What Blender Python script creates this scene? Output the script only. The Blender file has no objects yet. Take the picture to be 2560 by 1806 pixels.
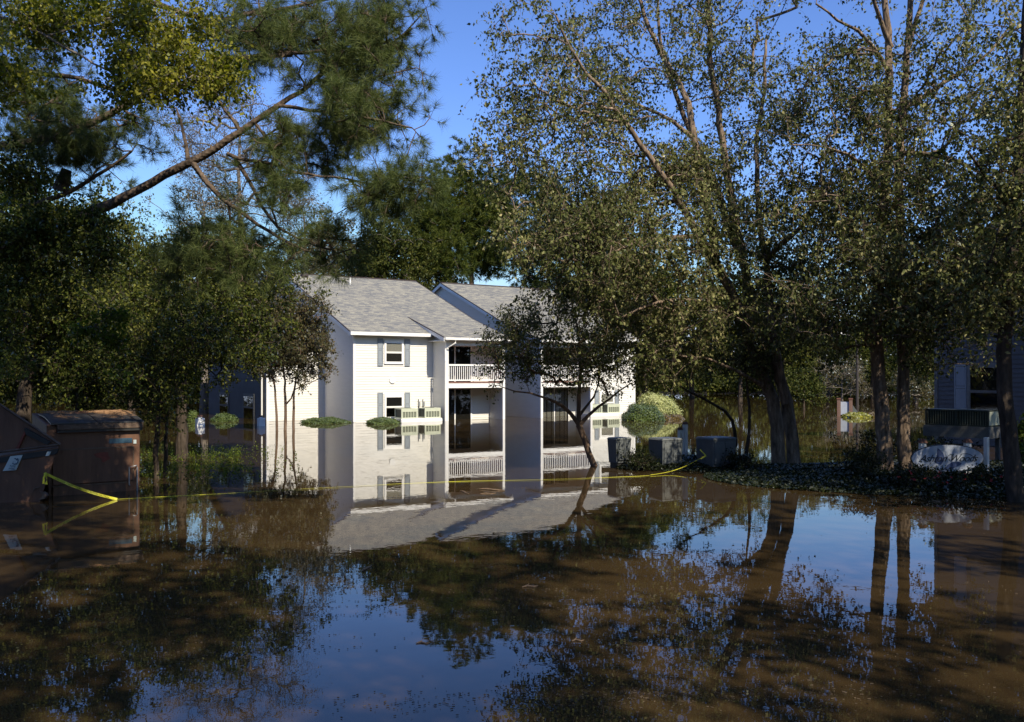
import bpy, bmesh, math, random
import numpy as np
from mathutils import Vector, Matrix

F = 2300.0      # focal length in photograph pixels (2560 wide)
H = 2.4         # eye height above the flood water
HZ = 940.0      # horizon row
rnd = random.Random(7)
RNG = np.random.default_rng(11)
C = bpy.context.scene.collection
sc = bpy.context.scene

# ------------------------------------------------------------------ camera
cam = bpy.data.cameras.new('camera'); co = bpy.data.objects.new('camera', cam); C.objects.link(co)
co.location = (0, 0, H); co.rotation_euler = (math.pi/2, 0, 0)
cam.sensor_width = 36; cam.lens = 36*F/2560; cam.shift_y = (HZ-903)/2560
cam.clip_start = .1; cam.clip_end = 3000
sc.camera = co

# ------------------------------------------------------------------ light
AL = math.radians(33)                       # the building's facade runs along U
U = Vector((math.cos(AL), math.sin(AL), 0)); V = Vector((-math.sin(AL), math.cos(AL), 0))
SUN_EL = math.radians(45)
sdir = -V                                   # horizontal direction towards the sun
sun_az = math.atan2(sdir.x, sdir.y)
w = bpy.data.worlds.new('World'); sc.world = w; w.use_nodes = True
nt = w.node_tree; bg = nt.nodes['Background']
sky = nt.nodes.new('ShaderNodeTexSky'); sky.sky_type = 'NISHITA'; sky.sun_disc = False
sky.sun_elevation = SUN_EL; sky.sun_rotation = sun_az
sky.air_density = 1.0; sky.dust_density = 0.3; sky.ozone_density = 3.0; sky.altitude = 0
sk1 = nt.nodes.new('ShaderNodeMixRGB'); sk1.blend_type = 'MULTIPLY'; sk1.inputs[0].default_value = 1; sk1.inputs[2].default_value = (.1, .1, .1, 1)
sk2 = nt.nodes.new('ShaderNodeGamma'); sk2.inputs[1].default_value = 1.15
sk3 = nt.nodes.new('ShaderNodeMixRGB'); sk3.blend_type = 'MULTIPLY'; sk3.inputs[0].default_value = 1; sk3.inputs[2].default_value = (11.0, 12.3, 16.3, 1)
sk4 = nt.nodes.new('ShaderNodeMixRGB'); sk4.blend_type = 'DARKEN'; sk4.inputs[0].default_value = 1; sk4.inputs[2].default_value = (5.5, 6.5, 8.5, 1)
nt.links.new(sky.outputs[0], sk1.inputs[1]); nt.links.new(sk1.outputs[0], sk2.inputs[0]); nt.links.new(sk2.outputs[0], sk3.inputs[1]); nt.links.new(sk3.outputs[0], sk4.inputs[1])
nt.links.new(sk4.outputs[0], bg.inputs[0]); bg.inputs[1].default_value = 0.10
sl = bpy.data.lights.new('sun', 'SUN'); so = bpy.data.objects.new('sun', sl); C.objects.link(so)
sl.energy = 5.0; sl.angle = math.radians(.53); sl.color = (1, .90, .72)
d = Vector((sdir.x*math.cos(SUN_EL), sdir.y*math.cos(SUN_EL), math.sin(SUN_EL)))
so.rotation_euler = d.to_track_quat('Z', 'Y').to_euler(); so.location = (0, 0, 60)
sc.view_settings.view_transform = 'Standard'; sc.view_settings.look = 'None'
sc.view_settings.exposure = 0.5; sc.view_settings.gamma = 1; sc.view_settings.use_curve_mapping = False
sc.cycles.max_bounces = 6; sc.cycles.transparent_max_bounces = 8
sc.cycles.caustics_reflective = False; sc.cycles.caustics_refractive = False
sc.cycles.sample_clamp_indirect = 4

# ------------------------------------------------------------------ helpers
def P(px, py, D): return Vector(((px-1280)/F*D, D, H+(HZ-py)/F*D))
def WP(px, py):
    D = F*H/(py-HZ); return Vector(((px-1280)/F*D, D, 0))

def tag(o, label=None, cat=None, group=None, kind=None):
    if label: o['label'] = label
    if cat: o['category'] = cat
    if group: o['group'] = group
    if kind: o['kind'] = kind
    return o
def empty(name, loc=(0, 0, 0), rz=0):
    o = bpy.data.objects.new(name, None); C.objects.link(o); o.location = loc; o.rotation_euler = (0, 0, rz)
    o.empty_display_size = .2
    return o
def mk(name, me, parent=None, loc=None, rz=0):
    o = bpy.data.objects.new(name, me); C.objects.link(o)
    if parent: o.parent = parent
    if loc is not None: o.location = loc
    if rz: o.rotation_euler = (0, 0, rz)
    return o
def dup(o, parent=None, loc=None, rz=None):
    c = o.copy(); C.objects.link(c)
    c.parent = parent if parent is not None else o.parent
    if loc is not None: c.location = loc
    if rz is not None: c.rotation_euler = (0, 0, rz)
    for ch in list(o.children):
        dup(ch, c)
    return c

class MB:
    def __init__(s): s.v = []; s.f = []
    def quad(s, *p):
        b = len(s.v); s.v += [tuple(q) for q in p]; s.f.append(tuple(range(b, b+len(p))))
    def hexa(s, p):      # 8 points, bottom 4 then top 4
        b = len(s.v); s.v += [tuple(q) for q in p]
        for f in ((3,2,1,0),(4,5,6,7),(0,1,5,4),(1,2,6,5),(2,3,7,6),(3,0,4,7)): s.f.append(tuple(b+i for i in f))
    def box(s, x0, x1, y0, y1, z0, z1):
        s.hexa([(x0,y0,z0),(x1,y0,z0),(x1,y1,z0),(x0,y1,z0),(x0,y0,z1),(x1,y0,z1),(x1,y1,z1),(x0,y1,z1)])
    def prism(s, poly, off):          # poly: 3d points, off: extrusion vector
        n = len(poly); b = len(s.v); off = Vector(off)
        s.v += [tuple(p) for p in poly] + [tuple(Vector(p)+off) for p in poly]
        s.f.append(tuple(range(b, b+n))[::-1]); s.f.append(tuple(range(b+n, b+2*n)))
        for i in range(n):
            j = (i+1) % n; s.f.append((b+i, b+j, b+n+j, b+n+i))
    def tube(s, pts, r, n=8, cap=True):
        pts = [Vector(p) for p in pts]; b = len(s.v)
        rr = r if hasattr(r, '__len__') else [r]*len(pts)
        for i, p in enumerate(pts):
            t = (pts[min(i+1, len(pts)-1)]-pts[max(i-1, 0)]).normalized()
            a = Vector((0, 0, 1)) if abs(t.z) < .9 else Vector((1, 0, 0))
            x = t.cross(a).normalized(); y = t.cross(x)
            for k in range(n):
                q = 2*math.pi*k/n; s.v.append(tuple(p+(x*math.cos(q)+y*math.sin(q))*rr[i]))
        for i in range(len(pts)-1):
            for k in range(n):
                j = (k+1) % n; s.f.append((b+i*n+k, b+i*n+j, b+(i+1)*n+j, b+(i+1)*n+k))
        if cap:
            s.f.append(tuple(b+k for k in range(n))[::-1]); s.f.append(tuple(b+(len(pts)-1)*n+k for k in range(n)))
    def mesh(s, name, mat=None, bevel=0, smooth=False):
        me = bpy.data.meshes.new(name); me.from_pydata(s.v, [], s.f)
        bm = bmesh.new(); bm.from_mesh(me); bmesh.ops.recalc_face_normals(bm, faces=bm.faces)
        if bevel:
            bmesh.ops.bevel(bm, geom=[e for e in bm.edges], offset=bevel, segments=1, affect='EDGES', clamp_overlap=True)
        bm.to_mesh(me); bm.free()
        if smooth: me.polygons.foreach_set('use_smooth', [True]*len(me.polygons))
        if mat:
            me.materials.append(mat)
        me.update(); return me
    def build(s, name, mat=None, parent=None, loc=None, rz=0, bevel=0, smooth=False):
        return mk(name, s.mesh(name, mat, bevel, smooth), parent, loc, rz)

def npmesh(name, V_, F_, mat, smooth=False, k=None):
    """V_ (n,3); F_ (m,k) of equal sized faces"""
    me = bpy.data.meshes.new(name); k = F_.shape[1]; m = len(F_)
    me.vertices.add(len(V_)); me.vertices.foreach_set('co', np.ascontiguousarray(V_, dtype=np.float32).ravel())
    me.loops.add(m*k); me.loops.foreach_set('vertex_index', np.ascontiguousarray(F_, dtype=np.int32).ravel())
    me.polygons.add(m); me.polygons.foreach_set('loop_start', np.arange(0, m*k, k, dtype=np.int32))
    me.polygons.foreach_set('loop_total', np.full(m, k, dtype=np.int32))
    if smooth: me.polygons.foreach_set('use_smooth', np.ones(m, dtype=bool))
    me.materials.append(mat); me.update(calc_edges=True); return me

# ------------------------------------------------------------------ materials
def newmat(name):
    m = bpy.data.materials.new(name); m.use_nodes = True; m.node_tree.nodes.clear(); return m, m.node_tree
def N(nt, t, **k):
    n = nt.nodes.new(t)
    for a, b in k.items():
        if a in n.inputs: n.inputs[a].default_value = b
        else: setattr(n, a, b)
    return n
def ramp(nt, fac, stops):
    r = nt.nodes.new('ShaderNodeValToRGB'); e = r.color_ramp.elements
    while len(e) < len(stops): e.new(.5)
    for x, (p, c) in zip(e, stops): x.position = p; x.color = (*c, 1)
    nt.links.new(fac, r.inputs[0]); return r.outputs[0]
def basic(name, col, rough=.7, col2=None, scale=6, spec=.4, metal=0, bump=0, stretch=None, bscale=None, detail=6, streak=None):
    m, nt = newmat(name); L = nt.links
    o = N(nt, 'ShaderNodeOutputMaterial'); b = N(nt, 'ShaderNodeBsdfPrincipled'); L.new(b.outputs[0], o.inputs[0])
    b.inputs['Roughness'].default_value = rough; b.inputs['Metallic'].default_value = metal
    b.inputs['Specular IOR Level'].default_value = spec
    tc = N(nt, 'ShaderNodeTexCoord'); mp = N(nt, 'ShaderNodeMapping'); L.new(tc.outputs['Object'], mp.inputs[0])
    if stretch: mp.inputs['Scale'].default_value = stretch
    nz = N(nt, 'ShaderNodeTexNoise'); nz.inputs['Scale'].default_value = scale; nz.inputs['Detail'].default_value = detail
    nz.inputs['Roughness'].default_value = .65
    L.new(mp.outputs[0], nz.inputs['Vector'])
    c2 = col2 or tuple(x*.72 for x in col)
    L.new(ramp(nt, nz.outputs[0], [(.32, c2), (.68, col)]), b.inputs['Base Color'])
    if bump:
        bp = N(nt, 'ShaderNodeBump'); bp.inputs['Strength'].default_value = bump; bp.inputs['Distance'].default_value = .02
        n2 = N(nt, 'ShaderNodeTexNoise'); n2.inputs['Scale'].default_value = bscale or scale*4; n2.inputs['Detail'].default_value = 5
        L.new(mp.outputs[0], n2.inputs['Vector']); L.new(n2.outputs[0], bp.inputs['Height']); L.new(bp.outputs[0], b.inputs['Normal'])
    return m
def leafmat(name, stops, trans=.35, gloss=.12, rough=.4, nscale=.35):
    """leaf colour varies leaf by leaf and slightly over the crown"""
    m, nt = newmat(name); L = nt.links
    o = N(nt, 'ShaderNodeOutputMaterial')
    g = N(nt, 'ShaderNodeNewGeometry'); 
    nz = N(nt, 'ShaderNodeTexNoise'); nz.inputs['Scale'].default_value = nscale
    L.new(g.outputs['Position'], nz.inputs['Vector'])
    ad = N(nt, 'ShaderNodeMath', operation='MULTIPLY_ADD'); L.new(nz.outputs[0], ad.inputs[0]); ad.inputs[1].default_value = .7; 
    mu = N(nt, 'ShaderNodeMath', operation='MULTIPLY_ADD'); L.new(g.outputs['Random Per Island'], mu.inputs[0]); mu.inputs[1].default_value = .7; mu.inputs[2].default_value = -.2
    L.new(mu.outputs[0], ad.inputs[2])
    col = ramp(nt, ad.outputs[0], stops)
    df = N(nt, 'ShaderNodeBsdfDiffuse'); tr = N(nt, 'ShaderNodeBsdfTranslucent'); gl = N(nt, 'ShaderNodeBsdfGlossy')
    hs = N(nt, 'ShaderNodeHueSaturation'); hs.inputs['Saturation'].default_value = 1.15; hs.inputs['Value'].default_value = 1.3
    L.new(col, hs.inputs['Color']); L.new(col, df.inputs[0]); L.new(hs.outputs[0], tr.inputs[0])
    gl.inputs['Roughness'].default_value = rough; gl.inputs[0].default_value = (.9, .95, .9, 1)
    m1 = N(nt, 'ShaderNodeMixShader'); m1.inputs[0].default_value = trans; L.new(df.outputs[0], m1.inputs[1]); L.new(tr.outputs[0], m1.inputs[2])
    m2 = N(nt, 'ShaderNodeMixShader'); 
    lw = N(nt, 'ShaderNodeFresnel'); lw.inputs[0].default_value = 1.45
    mm = N(nt, 'ShaderNodeMath', operation='MULTIPLY'); L.new(lw.outputs[0], mm.inputs[0]); mm.inputs[1].default_value = gloss*8
    mm.use_clamp = True
    L.new(mm.outputs[0], m2.inputs[0]); L.new(m1.outputs[0], m2.inputs[1]); L.new(gl.outputs[0], m2.inputs[2])
    L.new(m2.outputs[0], o.inputs[0]); return m

M = {}
M['siding_shade_grey'] = basic('siding_grey_shade_toned', (.115, .115, .12), .7, (.085, .085, .09), 2)  # dark grey carrying the wing wall's shade, shared with the right house
M['siding'] = basic('siding_white', (.72, .70, .65), .55, (.66, .645, .60), 1.2, stretch=(1, 1, 6))
M['trim'] = basic('trim_white', (.82, .81, .78), .45, (.74, .73, .70), 3)
M['shutter'] = basic('shutter_blue_grey', (.27, .30, .33), .5, (.23, .26, .29), 4)
M['frame_dark'] = basic('dark_frame', (.03, .03, .03), .5)
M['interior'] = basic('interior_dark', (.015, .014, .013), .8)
M['blind'] = basic('blind', (.55, .54, .48), .6, (.45, .44, .40), 3, stretch=(1, 1, 30))
M['ac'] = basic('ac_cream_metal', (.52, .55, .42), .5, (.46, .49, .38), 4)
M['ac_fin'] = basic('ac_grille', (.20, .22, .16), .6, (.10, .11, .08), 30)
M['ac_dark'] = basic('ac_coil', (.07, .08, .06), .6, (.03, .035, .03), 60)
M['deck'] = basic('deck_wood_red', (.26, .12, .09), .7, (.18, .09, .07), 8)
M['brownmetal'] = basic('dumpster_brown_paint', (.17, .085, .05), .55, (.09, .045, .028), 2.2, stretch=(2.5, 2.5, .35), bump=.15, bscale=9)
M['rust'] = basic('dumpster_worn_edge', (.16, .115, .08), .6, (.07, .04, .028), 9, bump=.3)
M['lid'] = basic('dumpster_lid_plastic', (.05, .052, .055), .38, (.025, .026, .028), 5, bump=.3, bscale=14)
M['redpaint'] = basic('red_paint_patch', (.22, .05, .03), .6, (.12, .03, .02), 8)
M['cabinet'] = basic('cabinet_grey_green', (.13, .14, .14), .55, (.085, .095, .10), 3)
M['sign'] = basic('sign_pale_blue', (.42, .46, .52), .5, (.33, .37, .46), 2.5)
M['signblue'] = basic('sign_blue_print', (.03, .05, .13), .5, (.05, .08, .18), 6)
M['ink'] = basic('sign_dark_letters', (.012, .014, .02), .5)
M['yellow'] = basic('caution_tape_yellow', (.66, .62, .06), .5, (.52, .50, .04), 30)
M['brick'] = basic('brick_red', (.22, .13, .10), .85, (.15, .09, .07), 12, bump=.3)
M['capbrown'] = basic('post_cap_brown', (.20, .09, .06), .8, (.13, .06, .04), 8)
M['grey'] = basic('galvanised_grey', (.35, .36, .37), .4, (.28, .29, .30), 5, metal=.4)
M['polebrown'] = basic('lamp_pole_dark', (.05, .04, .035), .6)
M['sticker'] = basic('sticker_white', (.55, .62, .60), .4, (.48, .55, .54), 4)
M['stickerblue'] = basic('sticker_blue', (.04, .09, .14), .4)
M['straw'] = basic('pine_straw', (.30, .17, .08), .8, (.18, .10, .05), 8)
M['litter'] = basic('floating_bits', (.085, .058, .032), .8, (.04, .028, .015), 3)
M['shadowed'] = basic('trim_white_shadowed', (.20, .20, .19), .7, (.12, .12, .115), 5)  # white trim with shade put into its colour, for the dim walls and platform
M['wood'] = basic('driftwood', (.22, .15, .09), .8, (.12, .08, .05), 10, bump=.4)

def roofmat():
    m, nt = newmat('asphalt_shingle'); L = nt.links
    o = N(nt, 'ShaderNodeOutputMaterial'); b = N(nt, 'ShaderNodeBsdfPrincipled'); L.new(b.outputs[0], o.inputs[0])
    b.inputs['Roughness'].default_value = .9; b.inputs['Specular IOR Level'].default_value = .2
    tc = N(nt, 'ShaderNodeTexCoord')
    br = N(nt, 'ShaderNodeTexBrick'); br.inputs['Scale'].default_value = 1; br.inputs['Brick Width'].default_value = .32
    br.inputs['Row Height'].default_value = .14; br.inputs['Mortar Size'].default_value = .006; br.offset = .37
    br.inputs['Color1'].default_value = (.30, .287, .25, 1); br.inputs['Color2'].default_value = (.14, .145, .16, 1)
    br.inputs['Mortar'].default_value = (.14, .14, .14, 1); br.inputs['Bias'].default_value = 0
    L.new(tc.outputs['Object'], br.inputs['Vector'])
    nz = N(nt, 'ShaderNodeTexNoise'); nz.inputs['Scale'].default_value = 14; nz.inputs['Detail'].default_value = 6; L.new(tc.outputs['Object'], nz.inputs['Vector'])
    nz.inputs['Roughness'].default_value = .8
    mx = N(nt, 'ShaderNodeMixRGB', blend_type='MULTIPLY'); mx.inputs[0].default_value = 1
    L.new(br.outputs[0], mx.inputs[1]); L.new(ramp(nt, nz.outputs[0], [(.35, (.62, .63, .66)), (.65, (1.22, 1.19, 1.06))]), mx.inputs[2])
    L.new(mx.outputs[0], b.inputs['Base Color'])
    bp = N(nt, 'ShaderNodeBump'); bp.inputs['Strength'].default_value = .6; bp.inputs['Distance'].default_value = .02
    L.new(br.outputs['Fac'], bp.inputs['Height']); bp.invert = True; L.new(bp.outputs[0], b.inputs['Normal'])
    return m
M['roof'] = roofmat()
M['roofedge'] = basic('roof_drip_edge', (.05, .035, .035), .6)

def glassmat(name, tint=.8):
    m, nt = newmat(name); L = nt.links
    o = N(nt, 'ShaderNodeOutputMaterial'); t = N(nt, 'ShaderNodeBsdfTransparent'); t.inputs[0].default_value = (tint, tint, tint*.98, 1)
    g = N(nt, 'ShaderNodeBsdfGlossy'); g.inputs['Roughness'].default_value = .02
    fr = N(nt, 'ShaderNodeLayerWeight'); fr.inputs[0].default_value = .5; mx = N(nt, 'ShaderNodeMixShader')
    pw = N(nt, 'ShaderNodeMath', operation='POWER'); pw.inputs[1].default_value = 5; L.new(fr.outputs['Facing'], pw.inputs[0])
    mm = N(nt, 'ShaderNodeMath', operation='MULTIPLY_ADD'); mm.inputs[1].default_value = .9; mm.inputs[2].default_value = .05; L.new(pw.outputs[0], mm.inputs[0])
    L.new(mm.outputs[0], mx.inputs[0]); L.new(t.outputs[0], mx.inputs[1]); L.new(g.outputs[0], mx.inputs[2]); L.new(mx.outputs[0], o.inputs[0])
    return m
M['glass'] = glassmat('window_glass')
M['screen'] = glassmat('insect_screen_glass', .45)

def barkmat(name, c1, c2, c3=None, scale=3, stretch=(1, 1, .25), bump=.8):
    m, nt = newmat(name); L = nt.links
    o = N(nt, 'ShaderNodeOutputMaterial'); b = N(nt, 'ShaderNodeBsdfPrincipled'); L.new(b.outputs[0], o.inputs[0])
    b.inputs['Roughness'].default_value = .9; b.inputs['Specular IOR Level'].default_value = .15
    g = N(nt, 'ShaderNodeNewGeometry'); mp = N(nt, 'ShaderNodeMapping'); mp.inputs['Scale'].default_value = stretch
    L.new(g.outputs['Position'], mp.inputs[0])
    nz = N(nt, 'ShaderNodeTexNoise'); nz.inputs['Scale'].default_value = scale*3; nz.inputs['Detail'].default_value = 8; nz.inputs['Roughness'].default_value = .7
    L.new(mp.outputs[0], nz.inputs['Vector'])
    st = [(.35, c1), (.6, c2)] + ([(.75, c3)] if c3 else [])
    L.new(ramp(nt, nz.outputs[0], st), b.inputs['Base Color'])
    bp = N(nt, 'ShaderNodeBump'); bp.inputs['Strength'].default_value = bump; bp.inputs['Distance'].default_value = .03
    n2 = N(nt, 'ShaderNodeTexVoronoi'); n2.inputs['Scale'].default_value = scale*5; L.new(mp.outputs[0], n2.inputs['Vector'])
    L.new(n2.outputs[0], bp.inputs['Height']); L.new(bp.outputs[0], b.inputs['Normal']); return m
M['bark_birch'] = barkmat('river_birch_bark', (.06, .043, .03), (.27, .20, .145), (.62, .50, .38), 3.0)
M['bark_pine'] = barkmat('pine_bark', (.04, .03, .022), (.13, .095, .07), (.23, .18, .14), 3, (1, 1, 1))
M['bark_dark'] = barkmat('dark_bark', (.03, .024, .018), (.085, .065, .05), (.14, .11, .085), 3)
M['bark_myrtle'] = barkmat('crape_myrtle_bark', (.08, .05, .035), (.19, .13, .09), (.30, .22, .16), 2)
M['bark_grey'] = barkmat('grey_bark', (.10, .085, .07), (.22, .19, .16), None, 2)

M['leaf_birch'] = leafmat('birch_leaves', [(.1, (.026, .034, .012)), (.4, (.085, .10, .032)), (.7, (.18, .19, .068)), (.95, (.42, .37, .18))], .30, .008, .5)
M['leaf_dark'] = leafmat('dark_leaves', [(.1, (.014, .024, .006)), (.5, (.06, .078, .015)), (.9, (.18, .18, .04))], .32, .012)
M['leaf_vine'] = leafmat('vine_leaves', [(.1, (.03, .06, .012)), (.5, (.10, .14, .022)), (.9, (.22, .25, .045))], .42, .01)
M['leaf_yellow'] = leafmat('yellow_green_leaves', [(.1, (.05, .075, .012)), (.45, (.19, .20, .03)), (.9, (.38, .35, .06))], .45, .01)
M['leaf_olive'] = leafmat('olive_leaves', [(.1, (.04, .045, .02)), (.5, (.09, .085, .035)), (.9, (.15, .11, .045))], .35, .04)
M['leaf_grey'] = leafmat('greyish_seed_twigs', [(.1, (.08, .07, .05)), (.9, (.17, .145, .11))], .3, .03)
M['leaf_wood'] = leafmat('wood_leaves', [(.1, (.025, .04, .012)), (.5, (.055, .066, .016)), (.9, (.12, .12, .03))], .35, .006, nscale=.15)
M['needle'] = leafmat('pine_needles', [(.1, (.025, .042, .012)), (.5, (.085, .115, .035)), (.9, (.20, .225, .08))], .28, .008)
M['needle_far'] = leafmat('far_pine_needles', [(.1, (.02, .036, .013)), (.5, (.06, .08, .016)), (.9, (.14, .15, .03))], .28, .006, nscale=.25)
M['bush_green'] = leafmat('clipped_bush_green', [(.1, (.04, .065, .015)), (.5, (.09, .13, .03)), (.9, (.16, .20, .05))], .3, .02, nscale=1)
M['bush_pale'] = leafmat('pale_variegated_leaves', [(.1, (.25, .28, .10)), (.5, (.42, .44, .18)), (.9, (.55, .55, .27))], .3, .01, nscale=1)
M['bush_rust'] = leafmat('rusty_leaves', [(.1, (.10, .07, .015)), (.9, (.22, .14, .03))], .3, .03)
M['bush_yellow'] = leafmat('bright_yellow_leaves', [(.1, (.22, .24, .02)), (.9, (.40, .36, .04))], .35, .03)
M['cover'] = leafmat('ivy_leaves', [(.1, (.010, .018, .006)), (.5, (.014, .020, .006)), (.9, (.035, .04, .012))], .2, .02)
M['petal'] = leafmat('red_petals', [(.1, (.35, .02, .03)), (.9, (.55, .06, .06))], .3, .05)

def groundmat():
    m = basic('leaf_litter_ground', (.035, .028, .018), .95, (.014, .012, .008), 1.5, bump=.6, bscale=20)
    return m
M['ground'] = groundmat()
def watermat():
    m, nt = newmat('muddy_flood_water'); L = nt.links
    o = N(nt, 'ShaderNodeOutputMaterial'); b = N(nt, 'ShaderNodeBsdfPrincipled'); L.new(b.outputs[0], o.inputs[0])
    b.inputs['Roughness'].default_value = .0; b.inputs['IOR'].default_value = 1.34
    g = N(nt, 'ShaderNodeNewGeometry')
    mp = N(nt, 'ShaderNodeMapping'); L.new(g.outputs['Position'], mp.inputs[0]); mp.inputs['Rotation'].default_value = (0, 0, .15)
    mp.inputs['Scale'].default_value = (.35, 1.3, 1)
    nz = N(nt, 'ShaderNodeTexNoise'); nz.inputs['Scale'].default_value = .9; nz.inputs['Detail'].default_value = 7; nz.inputs['Roughness'].default_value = .6
    L.new(mp.outputs[0], nz.inputs['Vector'])
    L.new(ramp(nt, nz.outputs[0], [(.3, (.034, .022, .010)), (.7, (.046, .030, .013))]), b.inputs['Base Color'])
    m2 = N(nt, 'ShaderNodeMapping'); L.new(g.outputs['Position'], m2.inputs[0]); m2.inputs['Scale'].default_value = (1.0, 1.0, 1)
    n1 = N(nt, 'ShaderNodeTexNoise'); n1.inputs['Scale'].default_value = 1.6; n1.inputs['Detail'].default_value = 3
    n2 = N(nt, 'ShaderNodeTexNoise'); n2.inputs['Scale'].default_value = 9; n2.inputs['Detail'].default_value = 2
    L.new(m2.outputs[0], n1.inputs['Vector']); L.new(m2.outputs[0], n2.inputs['Vector'])
    ma = N(nt, 'ShaderNodeMath', operation='MULTIPLY_ADD'); ma.inputs[1].default_value = .10; L.new(n2.outputs[0], ma.inputs[0]); L.new(n1.outputs[0], ma.inputs[2])
    bp = N(nt, 'ShaderNodeBump'); bp.inputs['Strength'].default_value = 1.0; bp.inputs['Distance'].default_value = .0014
    L.new(ma.outputs[0], bp.inputs['Height']); L.new(bp.outputs[0], b.inputs['Normal'])
    return m
M['water'] = watermat()

# ------------------------------------------------------------------ ground and water
def hump(x, y, cx, cy, rx, ry, h, rot=0):
    c, s = math.cos(rot), math.sin(rot); dx, dy = x-cx, y-cy
    a = (dx*c+dy*s)/rx; b = (-dx*s+dy*c)/ry
    r = a*a+b*b
    return h*np.clip(1.6*(1-r), -1, 1) if isinstance(r, np.ndarray) else h*max(-1, min(1, 1.6*(1-r)))
BEDS = [(10.0, 21.4, 5.3, 3.3, .12, -.05), (4.5, 24.2, 1.75, 1.15, .08, 0.05)]
def ground_z(x, y):
    z = -.55 + 0*x
    for b in BEDS:
        z = np.maximum(z, hump(x, y, *b[:2], b[2], b[3], b[4], b[5]))
    z = np.maximum(z, np.clip((y-126)*.03, -.55, 1.5))                       # far shore
    z = np.maximum(z, np.clip((-x-44-.45*np.maximum(y-30, 0))*.08, -.55, 1.0))            # left bank under the trees
    z = np.maximum(z, np.clip((4.2-y)*.35, -.55, 1.0))                       # bank where the photographer stands
    z = np.maximum(z, np.clip((x-75)*.05, -.55, 1.1))
    return z
xs = np.concatenate([np.linspace(-900, -60, 15), np.linspace(-56, 56, 225), np.linspace(60, 900, 15)])
ys = np.concatenate([np.linspace(-400, -20, 8), np.linspace(-18, 40, 117), np.linspace(42, 160, 40), np.linspace(180, 1500, 15)])
X, Y = np.meshgrid(xs, ys); Z = ground_z(X, Y)
Vv = np.stack([X.ravel(), Y.ravel(), Z.ravel()], 1); nx, ny = len(xs), len(ys)
ii, jj = np.meshgrid(np.arange(nx-1), np.arange(ny-1)); q = (jj*nx+ii).ravel()
ground = mk('ground', npmesh('ground', Vv, np.stack([q, q+1, q+nx+1, q+nx], 1), M['ground'], True)); tag(ground, kind='structure')
mb = MB(); mb.quad((-300, -30, 0), (300, -30, 0), (300, 400, 0), (-300, 400, 0))
water = mb.build('flood_water', M['water']); tag(water, kind='structure')

# ------------------------------------------------------------------ apartment building
A = Vector((-8.2, 47.6, 0))
HS = empty('apartment_building', A, AL)
tag(HS, 'two storey white apartment building with grey shingle roof, its ground floor standing in the flood', 'building')
BASE = -.6
def lapsiding(x0, z0fn, x1, z1fn=None, h=.135): pass
def siding(parent, name, p0, p1, z0, top, out, h=.135, lip=.02, mat=None, holes=()):
    """lap siding on the line p0->p1 (local xy), top = [(s, z), ...] profile along 0..L, out = outward normal"""
    p0 = Vector((*p0, 0)); p1 = Vector((*p1, 0)); L = (p1-p0).length; dr = (p1-p0)/L; out = Vector((*out, 0))
    mb = MB()
    n = int((max(t[1] for t in top)-z0)/h)+1
    def span(z):
        pts = []
        for (a, za), (b, zb) in zip(top[:-1], top[1:]):
            if za >= z: pts.append(a)
            if zb >= z: pts.append(b)
            if (za-z)*(zb-z) < 0: pts.append(a+(b-a)*(z-za)/(zb-za))
        return (min(pts), max(pts)) if pts else None
    for i in range(n):
        a = z0+i*h; b = a+h
        s0 = span(a+1e-6); s1 = span(b)
        if s0 is None: break
        if s1 is None:
            zz = max(t[1] for t in top); m_ = [t[0] for t in top if t[1] >= zz-1e-6]; s1 = (min(m_), max(m_)); b = zz
            if b-a < 1e-3: break
        A0 = p0+dr*s0[0]+out*lip; A1 = p0+dr*s0[1]+out*lip; B0 = p0+dr*s1[0]; B1 = p0+dr*s1[1]
        A0.z = A1.z = a; B0.z = B1.z = b
        C0 = p0+dr*s0[0]; C1 = p0+dr*s0[1]; C0.z = C1.z = a
        mb.quad(A0, A1, B1, B0); mb.quad(C0, C1, A1, A0)
    me = bpy.data.meshes.new(name); me.from_pydata(mb.v, [], mb.f); me.materials.append(mat or M['siding']); me.update()
    o = mk(name, me, parent); tag(o, kind='stuff'); return o

def window(parent, xc, y, z0, z1, wd, blind=True, mt='trim'):
    """front facing window at local x centre, in plane y (outward -y)"""
    W2 = wd/2
    e = empty('window'); e.parent = parent; e.location = (xc, y, 0)
    mb = MB(); t = .075
    mb.box(-W2-t, -W2, -.06, .0, z0-t, z1+t*1.6); mb.box(W2, W2+t, -.06, .0, z0-t, z1+t*1.6)
    mb.box(-W2, W2, -.062, .0, z1, z1+t*1.6); mb.box(-W2, W2, -.062, .0, z0-t, z0)
    mb.build('frame', M[mt], e)
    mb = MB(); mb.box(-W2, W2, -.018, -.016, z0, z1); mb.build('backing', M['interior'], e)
    zm = (z0+z1)/2
    for k, (a, b, yy) in enumerate(((zm, z1, -.05), (z0, zm, -.038))):
        mb = MB(); s = .04
        mb.box(-W2, -W2+s, yy-.01, yy+.012, a, b); mb.box(W2-s, W2, yy-.01, yy+.012, a, b)
        mb.box(-W2+s, W2-s, yy-.011, yy+.012, b-s, b); mb.box(-W2+s, W2-s, yy-.011, yy+.012, a, a+s*1.3)
        mb.build('sash', M[mt], e)
        mb = MB(); mb.box(-W2+s, W2-s, yy-.002, yy+.002, a+s*1.3, b-s); mb.build('pane', M['glass'] if k == 0 else M['screen'], e)
    if blind:
        mb = MB()
        for i in range(int((z1-z0-.05)/.05)):
            z = z1-.03-i*.05; mb.quad((-W2+.03, -.028, z-.045), (W2-.03, -.028, z-.045), (W2-.03, -.023, z), (-W2+.03, -.023, z))
        mb.build('blind', M['blind'], e)
    return e
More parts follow.
